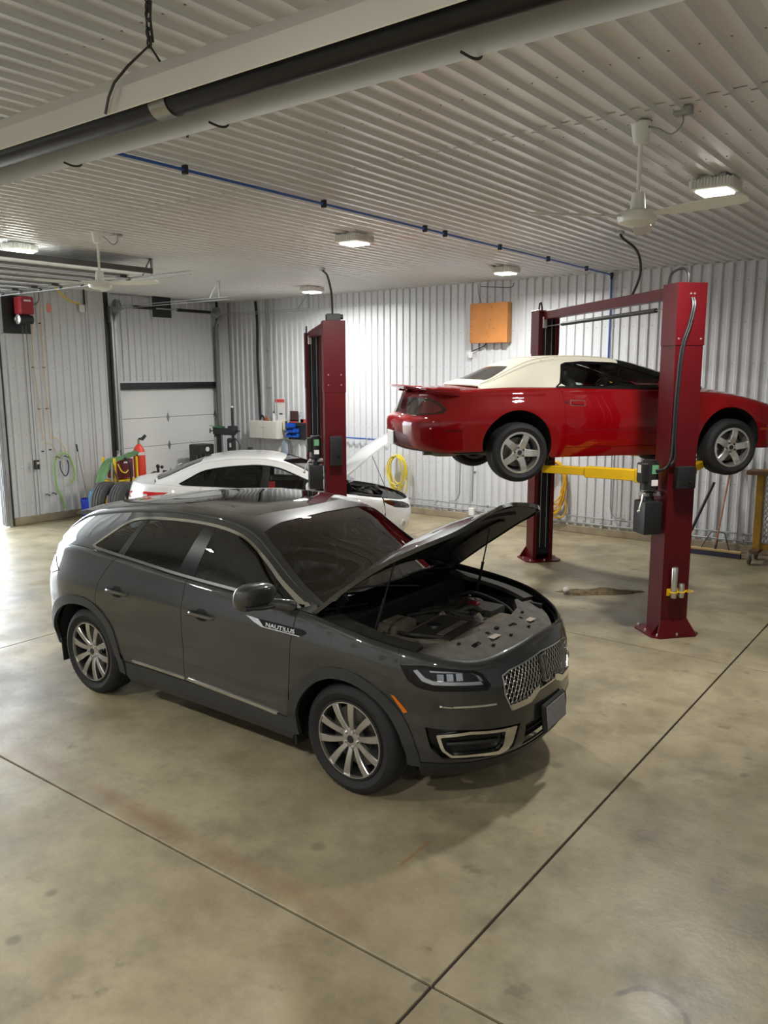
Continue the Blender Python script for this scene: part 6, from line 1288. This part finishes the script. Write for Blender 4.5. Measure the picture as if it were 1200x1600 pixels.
for k, (m, r, pts, lb) in enumerate(((mat('lead_black', (36, 36, 38), .5), .022, [(.22, -.05, 1.16), (.27, .02, 1.05), (.28, .04, .85), (.27, .02, .66), (.24, .0, .56)], 'thick black welding lead hanging down the front of the cart'), (mat('lead_grey', (128, 122, 112), .5), .018, [(.20, -.30, 1.08), (.25, -.36, .85), (.27, -.34, .60), (.25, -.20, .45), (.22, -.15, .6)], 'grey welding lead looped at the side of the cart'), (mat('lead_brown', (96, 84, 72), .5), .018, [(.18, -.32, 1.05), (.26, -.28, .85), (.28, -.22, .58), (.26, -.12, .50), (.22, -.05, .62)], 'brown welding lead looped beside the grey lead'), (mat('lead_yellow', (220, 200, 60), .5), .012, [(.22, -.20, 1.05), (.26, -.16, .92), (.27, -.08, .88), (.24, .0, .92)], 'thin yellow lead on the welding cart'))):
    cable([(-13.25 + x, 9.25 + y, z) for x, y, z in pts], r, lb, m, 'cable', 'welding_lead', 8)
single('gas_bottle', MB().lathe([(0, 0), (.09, 0), (.095, .03), (.095, .44), (.06, .52), (.025, .54), (.025, .58), (0, .58)], 20), mat('bottle_blue', (70, 140, 190), .45), 'light blue gas bottle on the floor beside the welding cart', 'gas bottle', (-13.5, 8.80, 0))
o = thing('engine_stand', 'black floor stand with clamps behind the welding cart', 'stand', (-13.0, 9.98, 0))
MB().box2((-.18, -.30, .62), (.18, .34, .72), .015).build('beam', TM, o); MB().box2((-.05, -.25, 0), (.05, -.15, .65), .008).box2((-.05, .18, 0), (.05, .28, .65), .008).box2((-.05, -.2, .1), (.05, .25, .16)).build('legs', TM, o)
MB().cyl((0, -.05, .72), (0, -.05, .90), .025, n=10).sphere((0, -.05, .93), .04, 10, 8).sphere((.02, .03, .91), .035, 10, 8).build('clamp', TM, o); MB().box((0, -.16, .78), (.10, .16, .08), (.3, 0, .2), .01).box((.0, .2, .78), (.12, .22, .07), (-.2, 0, 0), .01).build('bracket', TM, o)
MB().tube([(.05, .28, .78), (.08, .36, .92), (.08, .46, .94)], .015, 8).sphere((.08, .48, .93), .022, 8, 6).build('lever', GREY, o)
# two loose tyres
tm_ = tyre_mesh(.40, .23, .25); tm_.materials.append(mat('tyre_grey', (62, 61, 60), .85, var=.25, vscale=12))
for x, y, rz, lb in ((-12.68, 8.54, -66, 'upright loose tyre against the welding cart'), (-12.44, 8.74, -66, 'upright loose tyre right behind the white sedan tail')):
    t = link('tyre', tm_, None, None, (x, y, .40), (0, 0, radians(rz))); tag(t, lb, 'tyre', 'loose tyres by the welding cart')
# bucket and mop stick
BB = mat('bucket_blue', (38, 70, 206), .45)
o = thing('bucket', 'blue plastic bucket on the floor by the left wall', 'bucket', (-13.78, 8.88, 0))
MB().lathe([(0, .004), (.12, .004), (.12, 0), (.125, 0), (.148, .30), (.156, .30), (.156, .335), (.150, .335), (.150, .36), (.144, .36), (.118, .012), (0, .012)], 28).build('body', BB, o)
MB().tube([(0.02, .156*cos(t), .30 - .13*sin(t)) if False else (.157*sin(t)*.35 + .05, .157*cos(t), .32 - .12*sin(t)) for t in np.linspace(0, pi, 14)], .003, 6).build('bail', GREY, o)
o = thing('mop_stick', 'thin stick with a black grip standing in the blue bucket', 'mop stick', (-13.78, 8.90, .02))
MB().cyl((0, 0, 0), (-.20, -.06, 1.24), .009, n=8).build('pole', mat('stick_grey', (150, 146, 138), .5), o); MB().cyl((-.20, -.06, 1.23), (-.222, -.067, 1.37), .016, n=10).build('grip', BLK, o)
# ---------------------------------------------------------------- on the left wall
XW = X0 + .03
o = thing('door_opener', 'dark red chain-hoist door opener on the black board', 'door opener', (XW + .05, 7.93, 3.80))
MB().box((.12, 0, .10), (.24, .24, .30), bev=.012).build('control_box', mat('opener_red', (150, 34, 44), .45), o); MB().box((.243, .0, .18), (.004, .13, .03)).build('label', mat('label_white', (220, 215, 210), .6), o)
MB().cyl((.14, -.14, -.14), (.14, .12, -.14), .075, n=22).build('motor', TM, o); MB().lathe([(0, -.19), (.03, -.19), (.03, -.16), (.07, -.15), (.085, -.145), (.085, -.13), (0, -.13)], 20, 'y', (.14, -.0, -.14)).build('sprocket', mat('sprocket_steel', (196, 194, 188), .35, .8), o)
MB().box((.06, 0, -.02), (.14, .16, .30), bev=.008).build('mount', TM, o)
for k, y in enumerate((7.90, 7.97)):
    o = thing('pull_chain', ('left' if k == 0 else 'right') + ' strand of pull chain hanging from the door opener', 'chain', (XW + .12, y, 3.55), 0, 'pull chain strands below the door opener'); mb = MB(); z = 0.; n = 0
    while z > -3.40:
        ring = [(.009*cos(t) if n % 2 else 0, .009*cos(t) if not n % 2 else 0, z + .018*sin(t)) for t in np.linspace(0, 2*pi, 6, endpoint=False)]; mb.tube(ring, .0035, 4, closed=True); z -= .030; n += 1
    mb.build('links', mat('chain_steel', (110, 106, 104), .4, .8), o, fix=False)
o = thing('chain_keeper', 'small dark wall box holding the pull chain', 'chain keeper', (XW + .01, 8.02, 1.07)); MB().box((.03, 0, 0), (.06, .09, .17), bev=.008).build('body', TM, o); MB().box((.062, .01, .03), (.004, .05, .04)).build('label', mat('label_white', (220, 215, 210), .6), o)
single('round_sticker', MB().cyl((0, 0, 0), (.004, 0, 0), .08, n=28), mat('sticker_coral', (226, 150, 138), .6), 'faded coral round sticker high on the left wall', 'sticker', (X0 + .021, 8.50, 3.90))
OR = mat('hose_amber', (214, 184, 140), .5); GRN = mat('hose_green', (150, 206, 84), .5); NAVY = mat('hose_navy', (44, 42, 92), .5)
xh = XW + .02
def whose(pts, r, m, label): return cable([(xh + (p[2] if len(p) > 2 else 0), p[0], p[1]) for p in pts], r, label, m, 'hose', 'wall_hose', 8)
a = whose([(8.28, 3.98), (8.22, 3.85), (8.16, 3.66), (8.12, 3.2), (8.12, 2.8), (8.16, 2.3), (8.17, 1.9), (8.19, 1.5)], .008, OR, 'left amber hose running down the left wall')
b = whose([(8.33, 4.0), (8.32, 3.67), (8.31, 3.0), (8.32, 2.4), (8.33, 1.9), (8.34, 1.56)], .008, OR, 'right amber hose running down the left wall')
for o, ys_ in ((a, ((8.16, 3.62), (8.12, 2.83), (8.17, 2.08), (8.18, 1.3))), (b, ((8.31, 3.62), (8.32, 2.83), (8.33, 2.08), (8.33, 1.32)))):
    for y, z in ys_: MB().box((XW - o.location.x, y - o.location.y, z - o.location.z), (.03, .05, .02), bev=.004).build('clip', SATIN, o)
whose([(8.19, 1.46), (8.28, 1.45, .03), (8.38, 1.36, .03), (8.44, 1.20, .02)], .008, OR, 'amber hose end bowing right to the green hose')
whose([(8.34, 1.54), (8.44, 1.53, .03), (8.56, 1.40, .03), (8.62, 1.22, .02)], .008, OR, 'upper amber hose end bowing right to the green hose')
whose([(8.53, .18), (8.48, .42), (8.41, .58), (8.38, .85), (8.39, 1.05), (8.47, 1.20, .02), (8.56, 1.24, .03), (8.68, 1.18, .02), (8.76, 1.0), (8.79, .84), (8.76, .72), (8.69, .64)], .012, GRN, 'bright green hose draped in an arch on the left wall')
whose([(8.49, 1.10, .02), (8.50, .95), (8.55, .84), (8.60, .80), (8.65, .86), (8.67, 1.0), (8.64, 1.10, .02)], .010, NAVY, 'navy blue hose loop hanging under the green hose')
for y, z, lb in ((8.20, .49, 'left lower wall hook with a grey fitting'), (8.33, .50, 'right lower wall hook with a grey fitting'), (8.46, 1.17, 'left hose coupling at the green arch'), (8.63, 1.17, 'right hose coupling at the green arch')):
    single('hose_fitting', MB().tube([(0, -.04, .0), (.02, -.02, .015), (.03, .0, -.005), (.02, .03, -.02), (.0, .045, -.01)], .010, 8, sub=4).cyl((-.02, 0, 0), (.03, 0, 0), .008, n=8), mat('fitting_dark', (104, 106, 92), .4, .6), lb, 'fitting', (xh, y, z))
# white switch box with pipe and yellow cord
o = thing('switch_box', 'white switch box on a dark pipe high on the left wall', 'switch box', (XW + .02, 9.16, 3.93)); MB().box((.02, 0, 0), (.05, .11, .14), bev=.006).build('box', mat('outlet_white', (225, 225, 222), .4), o); MB().cyl((.0, .075, .36), (.0, .075, -.06), .018, n=10).build('pipe', TM, o); MB().cyl((.0, .075, -.06), (.0, .085, -3.4), .006, n=6).build('wire', GREY, o)
cable([(XW + .30, 8.45, 4.28), (XW + .18, 8.62, 4.20), (XW + .10, 8.82, 4.08), (XW + .06, 9.0, 4.03), (XW + .05, 9.12, 4.02)], .014, 'yellow cord hanging from the ceiling to the switch box', mat('cord_yellow', (222, 192, 50), .5), 'cord', 'hanging_cord', 8)
cable([(XW + .1, 8.05, 3.93), (XW + .05, 8.16, 3.93), (XW + .04, 8.28, 4.0), (XW + .05, 8.30, 4.12), (XW + .06, 8.27, 4.27)], .008, 'thin dark cord from the red door opener to the ceiling', mat('cord_brown', (88, 66, 62), .5), 'cord', 'hanging_cord', 8)
# ---------------------------------------------------------------- right-hand side
o = thing('push_broom', 'wide push broom with a wooden handle leaning on the back wall', 'broom', (-3.17, 12.40, 0))
MB().box((0, 0, .085), (.74, .075, .035), bev=.006).build('block', mat('broom_wood', (190, 160, 110), .6), o)
mb = MB()
for k in range(46):
    for j in range(3): x = -.355 + .71*k/45; y = -.028 + .028*j; mb.add([(x - .007, y - .012, .07), (x + .007, y - .012, .07), (x + .007, y + .012, .07), (x - .007, y + .012, .07), (x - .011, y*1.5 - .014, 0), (x + .011, y*1.5 - .014, 0), (x + .011, y*1.5 + .014, 0), (x - .011, y*1.5 + .014, 0)], [(0, 1, 5, 4), (1, 2, 6, 5), (2, 3, 7, 6), (3, 0, 4, 7), (4, 5, 6, 7)])
tag(mb.build('bristles', mat('bristle_navy', (38, 40, 58), .7), o), kind='stuff')
MB().cyl((0, 0, .10), (.06, .43, 1.45), .0125, n=10).build('handle', mat('handle_wood', (168, 108, 72), .5, var=.15, vscale=6), o); MB().cyl((0, 0, .09), (.006, .05, .23), .018, n=10).build('socket', TM, o)
for s in (-1, 1): MB().tube([(s*.20, 0, .10), (s*.10, .10, .33), (.02, .105, .345)], .008, 6).build('brace', TM, o)
o = thing('pry_bar', 'long black bar leaning behind the near post of the right lift', 'bar', (-3.66, 12.4, 0)); MB().cyl((0, 0, 0), (.34, .30, 1.06), .022, n=10).build('shaft', mat('bar_black', (24, 24, 27), .5), o); MB().box((0, 0, .04), (.10, .30, .05), bev=.008).build('foot', TM, o)
o = thing('mesh_cart', 'yellow steel cart with an expanded-metal side by the back wall', 'cart', (-1.95, 12.30, 0)); OCH = mat('cart_ochre', (160, 122, 30), .55, var=.25, vscale=8); RUST = mat('rusty_steel', (110, 84, 60), .7, .3, var=.3, vscale=10)
MB().box2((-.68, -.06, .20), (-.58, .06, 1.27), .006).build('upright', OCH, o); MB().box2((.58, -.06, .20), (.68, .06, 1.27), .006).build('upright', OCH, o)
MB().box2((-.62, -.03, .20), (.62, .03, .28), .006).build('bottom_rail', OCH, o); MB().box2((-.80, -.16, 1.27), (.80, .12, 1.33), .006).build('top_shelf', RUST, o); MB().box2((-.6, -.10, 1.33), (.3, .05, 1.35), .004).build('board', mat('board_wood', (170, 122, 72), .7, var=.2, vscale=6), o)
mb = MB()
for i in range(-1, 21):
    for j in range(0, 25):
        x0 = -.57 + i*.057 + (.0285 if j % 2 else 0); z0 = .28 + j*.040
        if x0 > .56: continue
        for dx in (-.0285, .0285): mb.tube([(x0, 0, z0), (x0 + dx, .004, z0 + .040)], .0055, 4, cap=False)
tag(mb.build('expanded_mesh', mat('mesh_steel', (176, 176, 172), .4, .7), o, fix=False), kind='stuff')
for x in (-.62, .62):
    MB().box2((x - .06, -.22, .16), (x + .06, .22, .21), .004).build('axle_frame', RUST, o)
    for y in (-.20, .20): MB().lathe([(0, -.022), (.055, -.022), (.075, -.015), (.078, 0), (.075, .015), (.055, .022), (0, .022)], 22, 'x', (x - .05, y, .079)).build('caster', mat('caster_grey', (92, 86, 78), .6), o); MB().box2((x - .08, y - .02, .09), (x - .02, y + .02, .17), .003).build('caster_fork', GREY, o)
# heap of absorbent grit on the floor
rr = random.Random(4); mb = MB(); n, m = 46, 22; V = []; F = []
for i in range(m + 1):
    for j in range(n):
        t = 2*pi*j/n; f = i/m; rx = .52*(1 + .12*sin(3*t + 1) + .07*sin(7*t)); ry = .15*(1 + .15*sin(2*t) + .08*sin(5*t)); hgt = .045*(1 - f**1.6)*(1 + .35*sin(4*cos(t)*f*2)) + rr.uniform(-.004, .004)*(f < .97)
        V.append((rx*f*cos(t), ry*f*sin(t), max(hgt, 0.0) + .001))
F = [(i*n + j, (i+1)*n + j, (i+1)*n + (j+1) % n, i*n + (j+1) % n) for i in range(m) for j in range(n)]
ob = MB().add(V, F).build('grit_pile', mat('absorbent_grit', (108, 92, 66), .95, var=.55, vscale=18, bump=.6, bscale=120), None, (-3.77, 9.41, 0), (0, 0, radians(36)), ang=80); tag(ob, 'low heap of brown absorbent grit on the floor between the lift posts', 'grit', kind='stuff')
mb = MB().sphere((0, 0, 0), (.045, .04, .035), 9, 6); mb.v = [(x*rr.uniform(.8, 1.2), y*rr.uniform(.8, 1.2), z*rr.uniform(.8, 1.2)) for x, y, z in mb.v]
single('paper_lump', mb, mat('crumpled_white', (205, 198, 186), .8), 'crumpled pale lump on the brown grit heap', 'rag', (-4.06, 9.14, .045))
